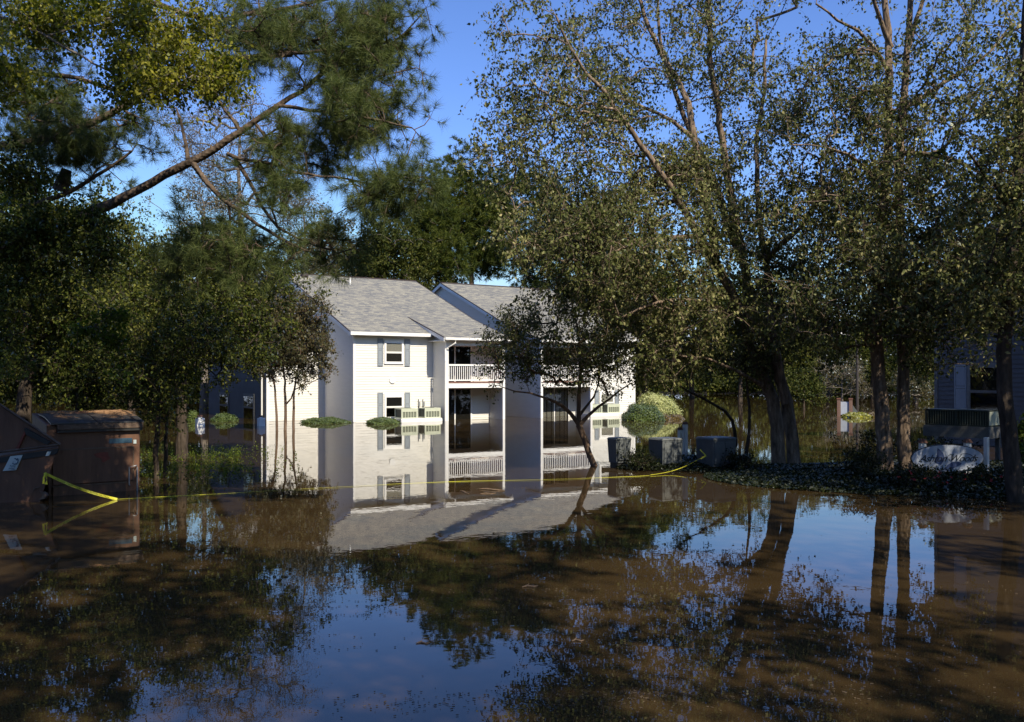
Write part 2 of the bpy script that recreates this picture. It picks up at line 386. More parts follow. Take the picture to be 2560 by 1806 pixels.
def shutter(parent, x, y, z0, z1, wd=.30):
    e = empty('shutter'); e.parent = parent; e.location = (x, y, 0)
    mb = MB(); W2 = wd/2; t = .045
    mb.box(-W2, -W2+t, -.05, -.01, z0, z1); mb.box(W2-t, W2, -.05, -.01, z0, z1)
    zm = z0+(z1-z0)*.58
    for a, b in ((z0, z0+.09), (zm-.035, zm+.035), (z1-.06, z1)): mb.box(-W2+t, W2-t, -.05, -.01, a, b)
    mb.build('shutter_frame', M['shutter'], e)
    for a, b in ((z0+.09, zm-.035), (zm+.035, z1-.06)):
        mb = MB(); mb.box(-W2+t+.012, W2-t-.012, -.044, -.02, a+.012, b-.012); mb.build('shutter_panel', M['shutter'], e)
    mb = MB(); mb.box(-W2+t, W2-t, -.02, -.012, z0+.09, z1-.06); mb.build('shutter_back', M['frame_dark'], e)
    return e

ZE = 4.69; SM = .388; ZP = 4.44; SP = .30; YR = 9.8; YJ = 2.25
def zmain(y): return ZE+(y+.35)*SM
ZR = zmain(YR); YB = YR*2+.35
MIR = 19.0
TH = .13
def roof_poly(name, pts, parent=HS):
    """pts: list of (x,y,z) on the top surface"""
    mb = MB(); mb.prism([Vector(p)-Vector((0, 0, TH)) for p in pts], (0, 0, TH))
    o = mb.build(name, M['roof'], parent); return o
def half(mir):
    X_ = (lambda x: MIR-x) if mir else (lambda x: x)
    def bx(mb, x0, x1, *r):
        a, b = sorted((X_(x0), X_(x1))); mb.box(a, b, *r)
    zt = ZE-.16
    ytop = lambda y: zmain(y)-TH-.02
    # walls
    siding(HS, 'wall', (X_(.0), 0), (X_(4.62), 0), BASE, [(0, zt+.05), (4.62, zt+.05)], (0, -1))
    prof = [(0, ytop(0)), (YR, ytop(YR)), (2*YR, ytop(0))]
    siding(HS, 'wall', (X_(0), 0), (X_(0), 2*YR), BASE, prof, (1 if mir else -1, 0))
    prof2 = [(0, ytop(-.1)-.5), (YR+.1, ytop(YR)), (2*YR+.1, ytop(0))]
    # porch side walls
    pt = lambda y: ZP+(y+1.9)*SP-TH-.02
    siding(HS, 'wall', (X_(4.62), -1.55), (X_(4.62), 0), BASE, [(0, pt(-1.55)), (1.55, pt(0))], (1 if mir else -1, 0))
    siding(HS, 'wall', (X_(8.28), -1.55), (X_(8.28), 2*YR), BASE, [(0, pt(-1.55)), (3.8, pt(2.25)), (YR+1.55, ytop(YR)), (2*YR+1.55, ytop(0))], (-1 if mir else 1, 0))
    siding(HS, 'wall', (X_(4.68), -.06), (X_(8.22), -.06), BASE, [(0, pt(-.1)), (3.54, pt(-.1))], (0, -1))
    siding(HS, 'wall', (X_(8.22), -1.5), (X_(8.22), -.06), BASE, [(0, pt(-1.5)), (1.44, pt(-.1))], (1 if mir else -1, 0))
    siding(HS, 'wall', (X_(4.68), -1.5), (X_(4.68), -.06), BASE, [(0, pt(-1.5)), (1.44, pt(-.1))], (-1 if mir else 1, 0))
    siding(HS, 'wall', (X_(0), 2*YR), (X_(8.28), 2*YR), BASE, [(0, zt), (8.28, zt)], (0, 1))
    # corner boards
    for x in (0., ):
        mb = MB(); bx(mb, x-.022, x+.10, -.025, .09, BASE, zt); mb.build('corner_board', M['trim'], HS)
    mb = MB(); bx(mb, 4.60, 4.74, -1.575, -1.44, BASE, pt(-1.55)); mb.build('corner_board', M['trim'], HS)
    mb = MB(); bx(mb, 8.15, 8.30, -1.575, -1.44, BASE, pt(-1.55)); mb.build('corner_board', M['trim'], HS)
    # roof planes
    xl, xs_, xr = -.32, 4.30, 8.55
    def rp(name, pts):
        pts = [(X_(x), y, z) for x, y, z in pts]
        roof_poly(name, pts)
    rp('roof', [(xl, -.35, ZE), (xs_, -.35, ZE), (xs_, YR, ZR), (xl, YR, ZR)])
    zj = zmain(YJ)
    rp('roof', [(xs_, YJ, zj), (xr, YJ, zj), (xr, YR, ZR), (xs_, YR, ZR)])
    rp('roof', [(xs_, -1.9, ZP), (xr, -1.9, ZP), (xr, YJ, zj+.005), (xs_, YJ, zj+.005)])
    rp('roof', [(xl, YR, ZR), (xr, YR, ZR), (xr, YB, ZE), (xl, YB, ZE)])
    # rake boards (white with dark drip edge)
    def rake(x, prof, side):
        mb = MB(); md = MB()
        for (ya, za), (yb, zb) in zip(prof[:-1], prof[1:]):
            a, b = sorted((X_(x), X_(x+side*.03)))
            mb.hexa([(a, ya, za-.24), (b, ya, za-.24), (b, yb, zb-.24), (a, yb, zb-.24), (a, ya, za-.03), (b, ya, za-.03), (b, yb, zb-.03), (a, yb, zb-.03)])
            a, b = sorted((X_(x), X_(x+side*.05)))
            md.hexa([(a, ya, za-.03), (b, ya, za-.03), (b, yb, zb-.03), (a, yb, zb-.03), (a, ya, za+.012), (b, ya, za+.012), (b, yb, zb+.012), (a, yb, zb+.012)])
        mb.build('rake_board', M['trim'], HS); md.build('drip_edge', M['roofedge'], HS)
    rake(xl, [(-.36, ZE), (YR, ZR)], -1); rake(xl, [(YR, ZR), (YB, ZE)], -1)
    rake(xs_, [(-1.92, ZP), (YJ, zj)], -1)
    rake(xr, [(-1.92, ZP), (YJ, zj), (YR, ZR)], 1); rake(xr, [(YR, ZR), (YB, ZE)], 1)
    # eave fascia / gutters / soffits
    mb = MB(); bx(mb, xl-.03, xs_-.002, -.47, -.352, ZE-.19, ZE-.02); mb.build('gutter', M['trim'], HS)
    mb = MB(); bx(mb, xs_+.02, xr+.03, -2.01, -1.902, ZP-.14, ZP-.02); mb.build('gutter', M['trim'], HS)
    mb = MB(); bx(mb, xl, xs_, -.35, .02, ZE-.20, ZE-.165); mb.build('soffit', M['trim'], HS)
    mb = MB(); bx(mb, xl, .0, .0, 1.0, ZE-.20, ZE-.165); 
    mb = MB(); bx(mb, xs_+.03, xr-.02, -1.90, -.08, ZP-.19, ZP-.15); mb.build('porch_ceiling', M['trim'], HS)
    # ridge cap
    mb = MB(); bx(mb, xl, xr, YR-.12, YR+.12, ZR-.03, ZR+.03); mb.build('ridge_cap', M['roofedge'], HS)
    # porch: beams, floor, posts
    mb = MB(); bx(mb, 4.74, 8.15, -1.57, -1.44, 1.75, 2.02); mb.build('balcony_beam', M['trim'], HS)
    mb = MB(); bx(mb, 4.74, 8.15, -1.60, -.08, 2.024, 2.07); mb.build('balcony_deck', M['deck'], HS)
    mb = MB(); bx(mb, 4.74, 8.15, -1.43, -.08, 1.93, 1.97); mb.build('porch_ceiling', M['trim'], HS)
    bal = empty('balcony'); bal.parent = HS
    mb = MB(); bx(mb, 4.74, 8.15, -1.57, -1.46, 2.93, 3.02); mb.build('rail', M['trim'], bal)
    mb = MB(); bx(mb, 4.74, 8.15, -1.55, -1.48, 2.13, 2.20); mb.build('rail', M['trim'], bal)
    mbm = MB(); mbm.box(-.02, .02, -.02, .02, 2.202, 2.928); bme = mbm.mesh('baluster', M['trim'])
    nb = 27
    for i in range(nb):
        x = X_(4.80+(8.09-4.80)*i/(nb-1)); mk('baluster', bme, bal, (x, -1.515, 0))
    # upper front beam under porch roof
    mb = MB(); bx(mb, 4.74, 8.15, -1.57, -1.45, ZP-.42, ZP-.20); mb.build('porch_beam', M['trim'], HS)
    # sliding doors both floors
    for z0, zh in ((-.35, 1.66), (2.08, 4.02)):
        e = empty('sliding_door'); e.parent = HS
        x0, x1 = 4.95, 6.95
        if mir: x0, x1 = 5.3, 7.3
        a, b = sorted((X_(x0), X_(x1)))
        mb = MB(); t = .09
        mb.box(a-t, a, -.13, -.07, z0, zh+t); mb.box(b, b+t, -.13, -.07, z0, zh+t); mb.box(a, b, -.132, -.07, zh, zh+t)
        mb.build('frame', M['trim'], e)
        mb = MB(); mb.box((a+b)/2-.035, (a+b)/2+.035, -.125, -.085, z0, zh); mb.build('frame', M['trim'], e)
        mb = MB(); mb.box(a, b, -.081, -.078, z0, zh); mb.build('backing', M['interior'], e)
        if mir:
            mb = MB(); k = 0; x = a+.05
            while x < b-.1:
                mb.quad((x, -.088, z0), (x+.05, -.096, z0), (x+.05, -.096, zh-.03), (x, -.088, zh-.03)); x += .085+.06*((k*7) % 3 == 0); k += 1
            mb.build('curtain', M['blind'], e)
        for u0, u1 in ((a, (a+b)/2-.035), ((a+b)/2+.035, b)):
            mb = MB(); mb.box(u0, u1, -.105, -.101, z0, zh); mb.build('pane', M['glass'], e)
    # windows with shutters
    xc = 2.28
    for z0, z1, bl in ((3.10, 4.16, True), (.18, 1.30, mir)):
        window(HS, X_(xc), -.02, z0, z1, .98, bl)
        for s in (-1, 1): shutter(HS, X_(xc+s*.79), -.02, z0-.17, z1+.22, .31)
half(False); half(True)
# parapet/back wall of the stair gap between the halves
siding(HS, 'wall', (8.3, 7.0), (10.7, 7.0), BASE, [(0, 4.5), (2.4, 4.5)], (0, -1))
mb = MB(); mb.hexa([(8.57, 5.5, 4.5), (10.43, 5.5, 4.5), (10.43, 12, 4.5), (8.57, 12, 4.5), (8.57, 5.5, 4.62), (10.43, 5.5, 4.62), (10.43, 12, 4.62), (8.57, 12, 4.62)])
mb.build('stair_canopy', M['roof'], HS)
# left wing, set back
siding(HS, 'wall', (-3.24, 4.04), (0, 4.04), BASE, [(0, ZE-.12), (3.24, ZE-.12)], (0, -1))
wz = lambda y: ZE+(y-3.69)*SM
siding(HS, 'wall', (-3.24, 4.04), (-3.24, 15.6), BASE, [(0, wz(4.04)-.15), (5.76, wz(9.8)-.15), (11.56, wz(4.04)-.15)], (-1, 0), mat=M['siding_shade_grey'])  # same building as the white front; shade put into the siding colour
mb = MB(); mb.box(-3.27, -3.13, 4.0, 4.13, BASE, ZE-.15); mb.build('corner_board', M['trim'], HS)
roof_poly('roof', [(-3.6, 3.69, ZE), (-.02, 3.69, ZE), (-.02, 9.8, wz(9.8)), (-3.6, 9.8, wz(9.8))])
roof_poly('roof', [(-3.6, 9.8, wz(9.8)), (-.02, 9.8, wz(9.8)), (-.02, 15.9, ZE), (-3.6, 15.9, ZE)])
mb = MB(); mb.box(-3.63, -.37, 3.57, 3.688, ZE-.19, ZE-.02); mb.build('gutter', M['trim'], HS)
mb = MB(); mb.box(-3.6, -.02, 3.69, 4.04, ZE-.20, ZE-.165); mb.build('soffit', M['trim'], HS)
mb = MB(); mb.hexa([(-3.63, 3.66, ZE-.24), (-3.6, 3.66, ZE-.24), (-3.6, 9.8, wz(9.8)-.24), (-3.63, 9.8, wz(9.8)-.24), (-3.63, 3.66, ZE-.02), (-3.6, 3.66, ZE-.02), (-3.6, 9.8, wz(9.8)-.02), (-3.63, 9.8, wz(9.8)-.02)])
mb.build('rake_board', M['trim'], HS)
# windows in the shaded side wall of the wing (facing -x)
for yc in (7.1, 12.0):
    for z0, z1 in ((-.05, 1.28), (3.08, 4.2)):
        e = window(HS, 0, 0, z0, z1, 1.8, False, 'shadowed'); e.location = (-3.26, yc, 0); e.rotation_euler = (0, 0, -math.pi/2)
mb = MB(); mb.tube([(-3.33, 4.6, ZE-.3), (-3.33, 4.6, BASE)], .045, 8); mb.build('downspout', M['trim'], HS)
# downspout with elbow at the porch corner
mb = MB(); mb.tube([(4.95, -1.96, ZP-.14), (4.95, -1.96, ZP-.30), (4.53, -1.62, ZP-.62), (4.53, -1.62, BASE)], .05, 8); mb.build('downspout', M['trim'], HS)
mb = MB(); mb.box(4.47, 4.60, -1.68, -1.57, 3.15, 3.32); mb.build('downspout_collar', M['trim'], HS)
# vents on roof
mb = MB(); mb.tube([(3.3, 8.2, zmain(8.2)-.05), (3.3, 8.2, zmain(8.2)+.38)], .045, 8); mb.build('vent_pipe', M['trim'], HS)
mb = MB(); mb.box(.55, .95, 9.0, 9.35, zmain(9)-.02, zmain(9.35)+.10); mb.build('roof_vent', M['roofedge'], HS, bevel=.03)
# plaque
mb = MB(); mb.prism([(2.2+.19*math.cos(math.pi/8+k*math.pi/4), -.03, 2.18+.19*math.sin(math.pi/8+k*math.pi/4)) for k in range(8)], (0, -.035, 0)); mb.build('plaque', M['trim'], HS)
for i in range(2):
    mb = MB(); x = 3.76+i*.27
    mb.box(x-.05, x+.05, -.14, -.03, .76, 1.02); mb.build('meter_box', M['grey'], HS, bevel=.01)
    mb = MB(); mb.tube([(x-.03, -.06, 1.02), (x-.03, -.06, 1.14)], .018, 6); mb.tube([(x-.02, -.06, .76), (x-.02, -.05, .3)], .02, 6); mb.build('conduit', M['frame_dark'], HS)

# ------------------------------------------------------------------ air conditioners on stilted platforms
def toW(x, y, z=0): p = A+U*x+V*y; return Vector((p.x, p.y, z))
def ac_proto():
    e = empty('air_conditioner')
    mb = MB(); w2, d2, h = .47, .40, .53
    mb.box(-w2, w2, -d2, d2, h-.06, h); mb.box(-w2, w2, -d2, d2, 0, .06)
    for sx in (-1, 1):
        for sy in (-1, 1):
            a, b = sorted((sx*w2, sx*(w2-.05))); c, dd = sorted((sy*d2, sy*(d2-.05))); mb.box(a, b, c, dd, .06, h-.06)
    mb.box(-w2+.05, w2-.05, -d2+.002, -d2+.03, h-.18, h-.06)
    mb.build('casing', M['ac'], e)
    mb = MB(); mb.box(-w2+.05, w2-.05, -d2+.04, d2-.04, .06, h-.06); mb.build('coil', M['ac_dark'], e)
    fm = MB(); fm.box(-.055, .055, -.012, .012, .09, h-.2); fme = fm.mesh('louvre_panel', M['ac_fin'])
    sm = MB(); sm.box(-.016, .016, -.014, .014, .06, h-.18); sme = sm.mesh('louvre_bar', M['ac'])
    for k in range(5):
        mk('louvre_panel', fme, e, (-.32+k*.16, -d2+.022, 0))
    for k in range(6):
        mk('louvre_bar', sme, e, (-.40+k*.16, -d2+.018, 0))
    mb = MB(); mb.tube([(0, 0, h), (0, 0, h+.02)], .28, 20); mb.build('fan_guard', M['ac_dark'], e)
    return e
def platform(name, loc, rz, L_, D_, ztop, th, label, mt='trim'):
    e = empty(name, loc, rz); tag(e, label, 'platform')
    mb = MB(); mb.box(-L_/2, L_/2, -D_/2, D_/2, ztop-.04, ztop); mb.build('deck', M[mt], e)
    mb = MB(); mb.box(-L_/2, L_/2, -D_/2-.03, -D_/2-.002, ztop-th, ztop-.045); mb.build('fascia', M[mt], e)
    mb = MB(); mb.box(-L_/2, L_/2, D_/2+.002, D_/2+.03, ztop-th, ztop-.045); mb.build('fascia', M[mt], e)
    for s in (-1, 1):
        mb = MB(); a, b = sorted((s*L_/2, s*(L_/2-.03))); mb.box(a, b, -D_/2, D_/2, ztop-th, ztop-.045); mb.build('fascia', M[mt], e)
    pm = MB(); pm.box(-.05, .05, -.05, .05, -.6, ztop-.045); pme = pm.mesh('post', M[mt])
    for sx in (-1, 1):
        for sy in (-1, 1): mk('post', pme, e, (sx*(L_/2-.12), sy*(D_/2-.1), 0))
    return e
ac0 = ac_proto()
zt1 = .17
acs = [(2.55, -.95, .175), (3.91, -.95, .175)]
platform('equipment_platform', toW(3.23, -.95), AL, 2.4, .95, zt1, .3, 'white boarded platform in front of the left half of the building, under two air conditioners')
r = ac0; r.location = toW(*acs[0]); r.rotation_euler = (0, 0, AL)
G = 'air conditioners on the platforms'
tag(r, 'cream air conditioner on the left platform, the one below the ground floor window', 'air conditioner', G)
r = dup(ac0, loc=toW(*acs[1]), rz=AL); tag(r, 'cream air conditioner on the left platform, the one beside the porch corner', 'air conditioner', G)
platform('equipment_platform', toW(15.5, -.95), AL, 2.7, .95, zt1, .3, 'white platform in front of the right half of the building, behind the crape myrtle trunk')
r = dup(ac0, loc=toW(14.85, -.95, .175), rz=AL); tag(r, 'cream air conditioner behind the crape myrtle limbs, nearer the right hand porch', 'air conditioner', G)
r = dup(ac0, loc=toW(16.2, -.95, .175), rz=AL); tag(r, 'cream air conditioner right next to the round clipped bushes', 'air conditioner', G)

# ------------------------------------------------------------------ house at the right edge
PC = P(2344, 940, 33.0); PC.z = 0
RH = empty('house', PC, AL); tag(RH, 'dark shaded house with horizontal board siding at the right edge of the picture', 'house')
RHB = -.3; WE = 6.1; half_d = 6.0
# side wall runs along local -y from the origin
def rh_top(s): return WE+(half_d-abs(s-half_d))*.55
bmk = None
bh = .155; nbd = int((WE+half_d*.55-RHB)/bh)+1
for i in range(nbd):
    z0 = RHB+i*bh; z1 = z0+bh
    s0 = 0 if z1 <= WE else (z1-WE)/.55
    s1 = 2*half_d-s0
    if s1-s0 < .2: break
    mb = MB()
    mb.hexa([(-.028, -s1, z0+.004), (0, -s1, z0+.004), (0, -s0, z0+.004), (-.028, -s0, z0+.004), (-.010, -s1, z1), (0, -s1, z1), (0, -s0, z1), (-.010, -s0, z1)])
    mb.build('siding_board', M['siding_shade_grey'], RH)
mb = MB(); mb.prism([(.002, 0, RHB), (.002, 0, WE), (.002, -half_d, WE+half_d*.55), (.002, -2*half_d, WE), (.002, -2*half_d, RHB)], (8, 0, 0)); mb.build('wall', M['siding_shade_grey'], RH)
mb = MB(); mb.box(-.05, .08, -.02, .10, RHB, WE-.1); mb.build('corner_board', M['shadowed'], RH)
for sgn in (0, 1):
    ya, yb = (.45, -half_d) if sgn == 0 else (-half_d, -2*half_d-.45)
    za, zb = (WE-.25, WE+half_d*.55) if sgn == 0 else (WE+half_d*.55, WE-.25)
    mb = MB(); mb.prism([(-.35, ya, za+.02), (-.35, yb, zb+.02), (-.35, yb, zb+.18), (-.35, ya, za+.18)], (9, 0, 0)); mb.build('roof', M['roof'], RH)
    mb = MB(); mb.prism([(-.39, ya, za-.12), (-.39, yb, zb-.12), (-.39, yb, zb+.19), (-.39, ya, za+.19)], (.035, 0, 0)); mb.build('rake_board', M['shadowed'], RH)
for yc, z0, z1 in ((-1.75, .98, 2.72), (-1.75, 4.1, 5.6)):
    e = window(RH, 0, 0, z0, z1, 1.05, False, 'shadowed'); e.location = (-.03, yc, 0); e.rotation_euler = (0, 0, -math.pi/2)
e = shutter(RH, 0, 0, .9, 2.8, .45); e.location = (-.03, -.90, 0); e.rotation_euler = (0, 0, -math.pi/2)
e = shutter(RH, 0, 0, 4.0, 5.7, .45); e.location = (-.03, -.90, 0); e.rotation_euler = (0, 0, -math.pi/2)
# its raised platform and air conditioner
c = P(2408, 1050, 25.0)
pl = platform('equipment_platform', (c.x, c.y, 0), AL-math.pi/2+.12, 1.75, .9, 1.05, .30, 'tall white platform on legs, toned dark for shade, behind the oval sign, against the dark house', 'shadowed')  # white boards, the dark tone stands in for shade on them
e = empty('air_conditioner', (c.x, c.y, 1.052), AL-math.pi/2+.12); tag(e, 'long dark air conditioner on the tall platform above the oval sign', 'air conditioner', G)
mb = MB(); mb.box(-.84, .84, -.42, .42, .40, .44); mb.box(-.84, .84, -.42, .42, 0, .04)
for sx in (-1, 0, 1):
    for sy in (-1, 1): mb.box(sx*.82-.025, sx*.82+.025, sy*.40-.025, sy*.40+.025, .04, .40)
mb.build('casing', M['ac_dark'], e)  # cream casing darkened to stand for shade; only the sunward panel stays cream
mb = MB(); mb.box(-.79, .79, -.38, .38, .04, .40); mb.build('coil', M['ac_dark'], e)
mb = MB(); mb.box(.835, .85, -.40, .40, .04, .40); mb.build('side_panel', M['ac'], e)
for k in range(24):
    pass
fm = MB(); fm.box(-.008, .008, -.41, -.395, .04, .40); fme = fm.mesh('louvre_bar', M['ac_fin'])
for k in range(24): mk('louvre_bar', fme, e, (-.76+k*.066, 0, 0))

# ------------------------------------------------------------------ dumpsters
def text_mesh(s, size, mat, shear=0, ext=.002, name='lettering', space=1.0):
    cu = bpy.data.curves.new(name, 'FONT'); cu.body = s; cu.size = size; cu.shear = shear; cu.extrude = ext; cu.align_x = 'CENTER'; cu.align_y = 'CENTER'; cu.space_character = space
    o = bpy.data.objects.new(name, cu); C.objects.link(o)
    dg = bpy.context.evaluated_depsgraph_get(); me = bpy.data.meshes.new_from_object(o.evaluated_get(dg)); bpy.data.objects.remove(o)
    me.materials.clear(); me.materials.append(mat); return me
DA = math.radians(36)
P0 = WP(122, 1241)
D2 = empty('dumpster', P0, DA); tag(D2, 'brown steel dumpster with closed black plastic lid littered with pine straw', 'dumpster', 'brown dumpsters at the left')
WD, DD, HT = 1.72, 1.75, 1.42
mb = MB()
mb.hexa([(0, 0, -.5), (WD, 0, -.5), (WD, DD, -.5), (0, DD, -.5), (-.04, 0, HT), (WD+.02, 0, HT), (WD+.02, DD, HT+.18), (-.04, DD, HT+.18)])
mb.build('body', M['brownmetal'], D2, bevel=.012)
def ribframe(parent, x0, x1, z0, z1, t=.022, y=-.018):
    mb = MB(); mb.box(x0, x1, y, 0, z1-t, z1); mb.box(x0, x1, y, 0, z0, z0+t); mb.box(x1-t, x1, y, 0, z0+t, z1-t); mb.box(x0, x0+t, y, 0, z0+t, z1-t)
    mb.build('rib', M['rust'], parent, bevel=.004)
mb = MB(); mb.box(.06, 1.60, -.035, .0, .21, .92); mb.build('front_panel', M['brownmetal'], D2, bevel=.012)
mb = MB(); mb.box(.06, 1.60, -.045, -.036, .905, .932); mb.box(1.585, 1.61, -.045, -.036, .22, .905); mb.build('panel_edge', M['rust'], D2)
mb = MB(); mb.box(.06, 1.45, -.06, .0, -.1, .19); mb.build('lower_panel', M['brownmetal'], D2, bevel=.012)
mb = MB(); mb.box(.06, 1.46, -.072, -.061, .178, .198); mb.build('panel_edge', M['rust'], D2)
mb = MB(); mb.box(.14, WD+.06, -.10, .0, HT-.11, HT+.02); mb.build('rim', M['rust'], D2, bevel=.01)
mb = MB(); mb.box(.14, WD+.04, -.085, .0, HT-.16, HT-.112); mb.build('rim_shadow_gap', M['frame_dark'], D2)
mb = MB(); mb.box(WD+.02, WD+.07, 0, DD, HT-.05, HT+.0); mb.build('rim', M['rust'], D2)
mb = MB(); mb.tube([(1.52, -.05, .12), (1.50, -.09, .13), (1.50, -.09, .50), (1.62, -.09, .52), (1.66, -.03, .52)], .014, 6); mb.tube([(1.66, -.09, -.1), (1.66, -.09, .5)], .014, 6); mb.build('handle', M['grey'], D2)
mb = MB(); mb.box(1.60, 1.66, -.02, .0, .98, 1.06); mb.build('reflector', M['sticker'], D2)
mb = MB(); mb.box(1.12, 1.58, -.008, .0, 1.00, 1.10); mb.build('faded_label', M['stickerblue'], D2)
mb = MB(); mb.prism([(.82, -.037, .80), (.95, -.037, .83), (1.10, -.037, .83), (1.11, -.037, .74), (1.16, -.037, .71), (1.02, -.037, .62), (.98, -.037, .63), (.97, -.037, .71), (.88, -.037, .73)], (0, -.003, 0)); mb.build('paint_patch', M['redpaint'], D2)
# domed lid in two leaves
for k in range(2):
    n = 12; mb = MB(); x0, x1 = (.02, .88) if k == 0 else (.90, WD+.07)
    pts = []
    for j in range(n+1):
        for i in range(9):
            s = j/n; u_ = i/8; y = -.10+s*(DD+.14); z = HT+.03+.12*s+.07*math.sin(math.pi*min(1, s*1.02)) + (.022 if i in (2, 3, 5, 6) and 0 < j < n else 0)
            pts.append((x0+(x1-x0)*u_, y, z))
    b = len(mb.v); mb.v += pts; m_ = len(pts)
    mb.v += [(p[0], p[1], p[2]-.03) for p in pts]
    for j in range(n):
        for i in range(8):
            q0 = j*9+i; mb.f.append((q0, q0+1, q0+10, q0+9)); mb.f.append((m_+q0, m_+q0+9, m_+q0+10, m_+q0+1))
    for i in range(8):
        mb.f.append((i, m_+i, m_+i+1, i+1)); q0 = n*9+i; mb.f.append((q0, q0+1, m_+q0+1, m_+q0))
    for j in range(n):
        q0 = j*9; mb.f.append((q0, q0+9, m_+q0+9, m_+q0)); q0 += 8; mb.f.append((q0, m_+q0, m_+q0+9, q0+9))
    mb.build('lid', M['lid'], D2, smooth=False)
# straw on lid
n = 1400; ux = RNG.uniform(.05, 1, n)**.8*1.7; uy = RNG.beta(2.2, 1.6, n)*1.7
sz = HT+.07+.12*(uy+.1)/(DD+.14)+.07*np.sin(np.pi*np.clip((uy+.1)/(DD+.14), 0, 1))
an = RNG.normal(0, .7, n); ln = RNG.uniform(.05, .11, n)
keep = (np.sin(ux*5+1)+np.sin(uy*6+ux*2)+RNG.normal(0, .5, n)) > .25
ux, uy, sz, an, ln = [a[keep] for a in (ux, uy, sz, an, ln)]; n = len(ux)
dx, dy = np.cos(an)*ln, np.sin(an)*ln; zz = sz+RNG.uniform(-.01, .02, n)
Vt = np.zeros((n, 3, 3)); Vt[:, 0] = np.stack([ux-dx, uy-dy, zz], 1); Vt[:, 1] = np.stack([ux+dx, uy+dy, zz+RNG.uniform(-.01, .01, n)], 1); Vt[:, 2] = np.stack([ux-dy*.06, uy+dx*.06, zz+.012], 1)
o = mk('pine_straw', npmesh('pine_straw', Vt.reshape(-1, 3), np.arange(n*3).reshape(n, 3), M['straw']), D2); tag(o, kind='stuff')

# left dumpster (cut by the frame)
DL = 17.4
Q = lambda px, py, dd=0: P(px, py, DL+(px)*.0016+dd)
D1 = empty('dumpster', WP(100, 1260)); tag(D1, 'slanted brown dumpster with white sticker and raised triangular side at the left edge', 'dumpster', 'brown dumpsters at the left')
inv = Vector(D1.location)
def q(px, py, dd=0): return Q(px, py, dd)-inv
back = Vector((-.75, 1.5, 0))
body = [q(-160, 1165), q(146, 1118), q(98, 1262), q(88, 1300), q(-160, 1330)]
mb = MB(); mb.prism(body, back); mb.build('body', M['brownmetal'], D1, bevel=.01)
tri = [q(-160, 1150, .04), q(150, 1110, .04), q(-4, 1008, .04), q(-160, 910, .04)]
mb = MB(); mb.prism(tri, Vector((.0, .05, 0))); mb.build('side_panel', M['brownmetal'], D1)
mb = MB()
for a, b in ((q(-160, 1150), q(152, 1112)), (q(152, 1112), q(-6, 1006))):
    mb.tube([a+Vector((0, -.03, 0)), b+Vector((0, -.03, 0))], .022, 4)
a, b = q(-6, 1006), q(-160, 905); mb.tube([a+Vector((0, -.03, 0)), b+Vector((0, -.03, 0))], .022, 4)
mb.build('rim', M['rust'], D1)
mb = MB(); mb.prism([q(62, 1070, -.01), q(126, 1106, -.01), q(116, 1112, -.01), q(58, 1084, -.01)], Vector((0, .05, 0))); mb.build('inner_edge', M['frame_dark'], D1)
mb = MB(); mb.prism([q(60, 1078, -.02), q(63, 1084, -.02), q(46, 1122, -.02), q(40, 1122, -.02)], Vector((0, .04, 0))); mb.build('brace', M['redpaint'], D1)
mb = MB(); mb.prism([q(-160, 1168, -.02), q(146, 1122, -.02), q(140, 1136, -.02), q(-160, 1184, -.02)], Vector((0, .05, 0))); mb.build('rim_band', M['frame_dark'], D1)
st = [q(26, 1141, -.04), q(56, 1138, -.04), q(40, 1176, -.04), q(7, 1178, -.04)]
mb = MB(); mb.prism(st, Vector((0, .015, 0))); mb.build('sticker', M['sticker'], D1)
stk = empty('lettering'); stk.parent = D1
# sticker frame vectors
ex = (st[1]-st[0]); ey = (st[0]-st[3]); ctr = (st[0]+st[1]+st[2]+st[3])/4
def stick_obj(me, name, cx, cy, scl, par):
    o = mk(name, me, par); exn = ex.normalized(); eyn = ey.normalized()
    mt = Matrix((exn, eyn, exn.cross(eyn).normalized())).transposed().to_4x4()
    mt.translation = ctr+ex*cx+ey*cy+Vector((0, -.006, 0)); o.matrix_local = mt @ Matrix.Scale(scl, 4); return o
stick_obj(text_mesh('WASTE', .052, M['stickerblue']), 'lettering', .0, -.20, 1, D1)
stick_obj(text_mesh('INDUSTRIES', .036, M['stickerblue']), 'lettering', .0, -.36, 1, D1)
mb = MB()
for r0, r1, a0, a1 in ((.030, .050, .3, 4.2), (.055, .075, 2.6, 7.2)):
    m_ = 16
    for k in range(m_):
        t0 = a0+(a1-a0)*k/m_; t1 = a0+(a1-a0)*(k+1)/m_
        mb.quad((r0*math.cos(t0), r0*math.sin(t0), 0), (r1*math.cos(t0), r1*math.sin(t0), 0), (r1*math.cos(t1), r1*math.sin(t1), 0), (r0*math.cos(t1), r0*math.sin(t1), 0))
stick_obj(mb.mesh('swirl_logo', M['stickerblue']), 'swirl_logo', .06, .16, 1, D1)
bpy.data.objects.remove(stk)
mb = MB(); mb.prism([q(118, 1130, -.04), q(127, 1129, -.04), q(122, 1140, -.04), q(113, 1141, -.04)], Vector((0, .02, 0))); mb.build('reflector', M['sticker'], D1)
mb = MB(); mb.prism([q(98, 1228, -.02), q(110, 1232, -.02), q(116, 1240, -.02), q(110, 1248, -.02), q(96, 1250, -.02), q(106, 1240, -.02)], Vector((0, .10, 0))); mb.build('bracket', M['rust'], D1)
mb = MB(); mb.tube([q(70, 1262, -.03), q(86, 1222, -.03), q(99, 1219, -.03)], .012, 5); mb.build('handle', M['rust'], D1)

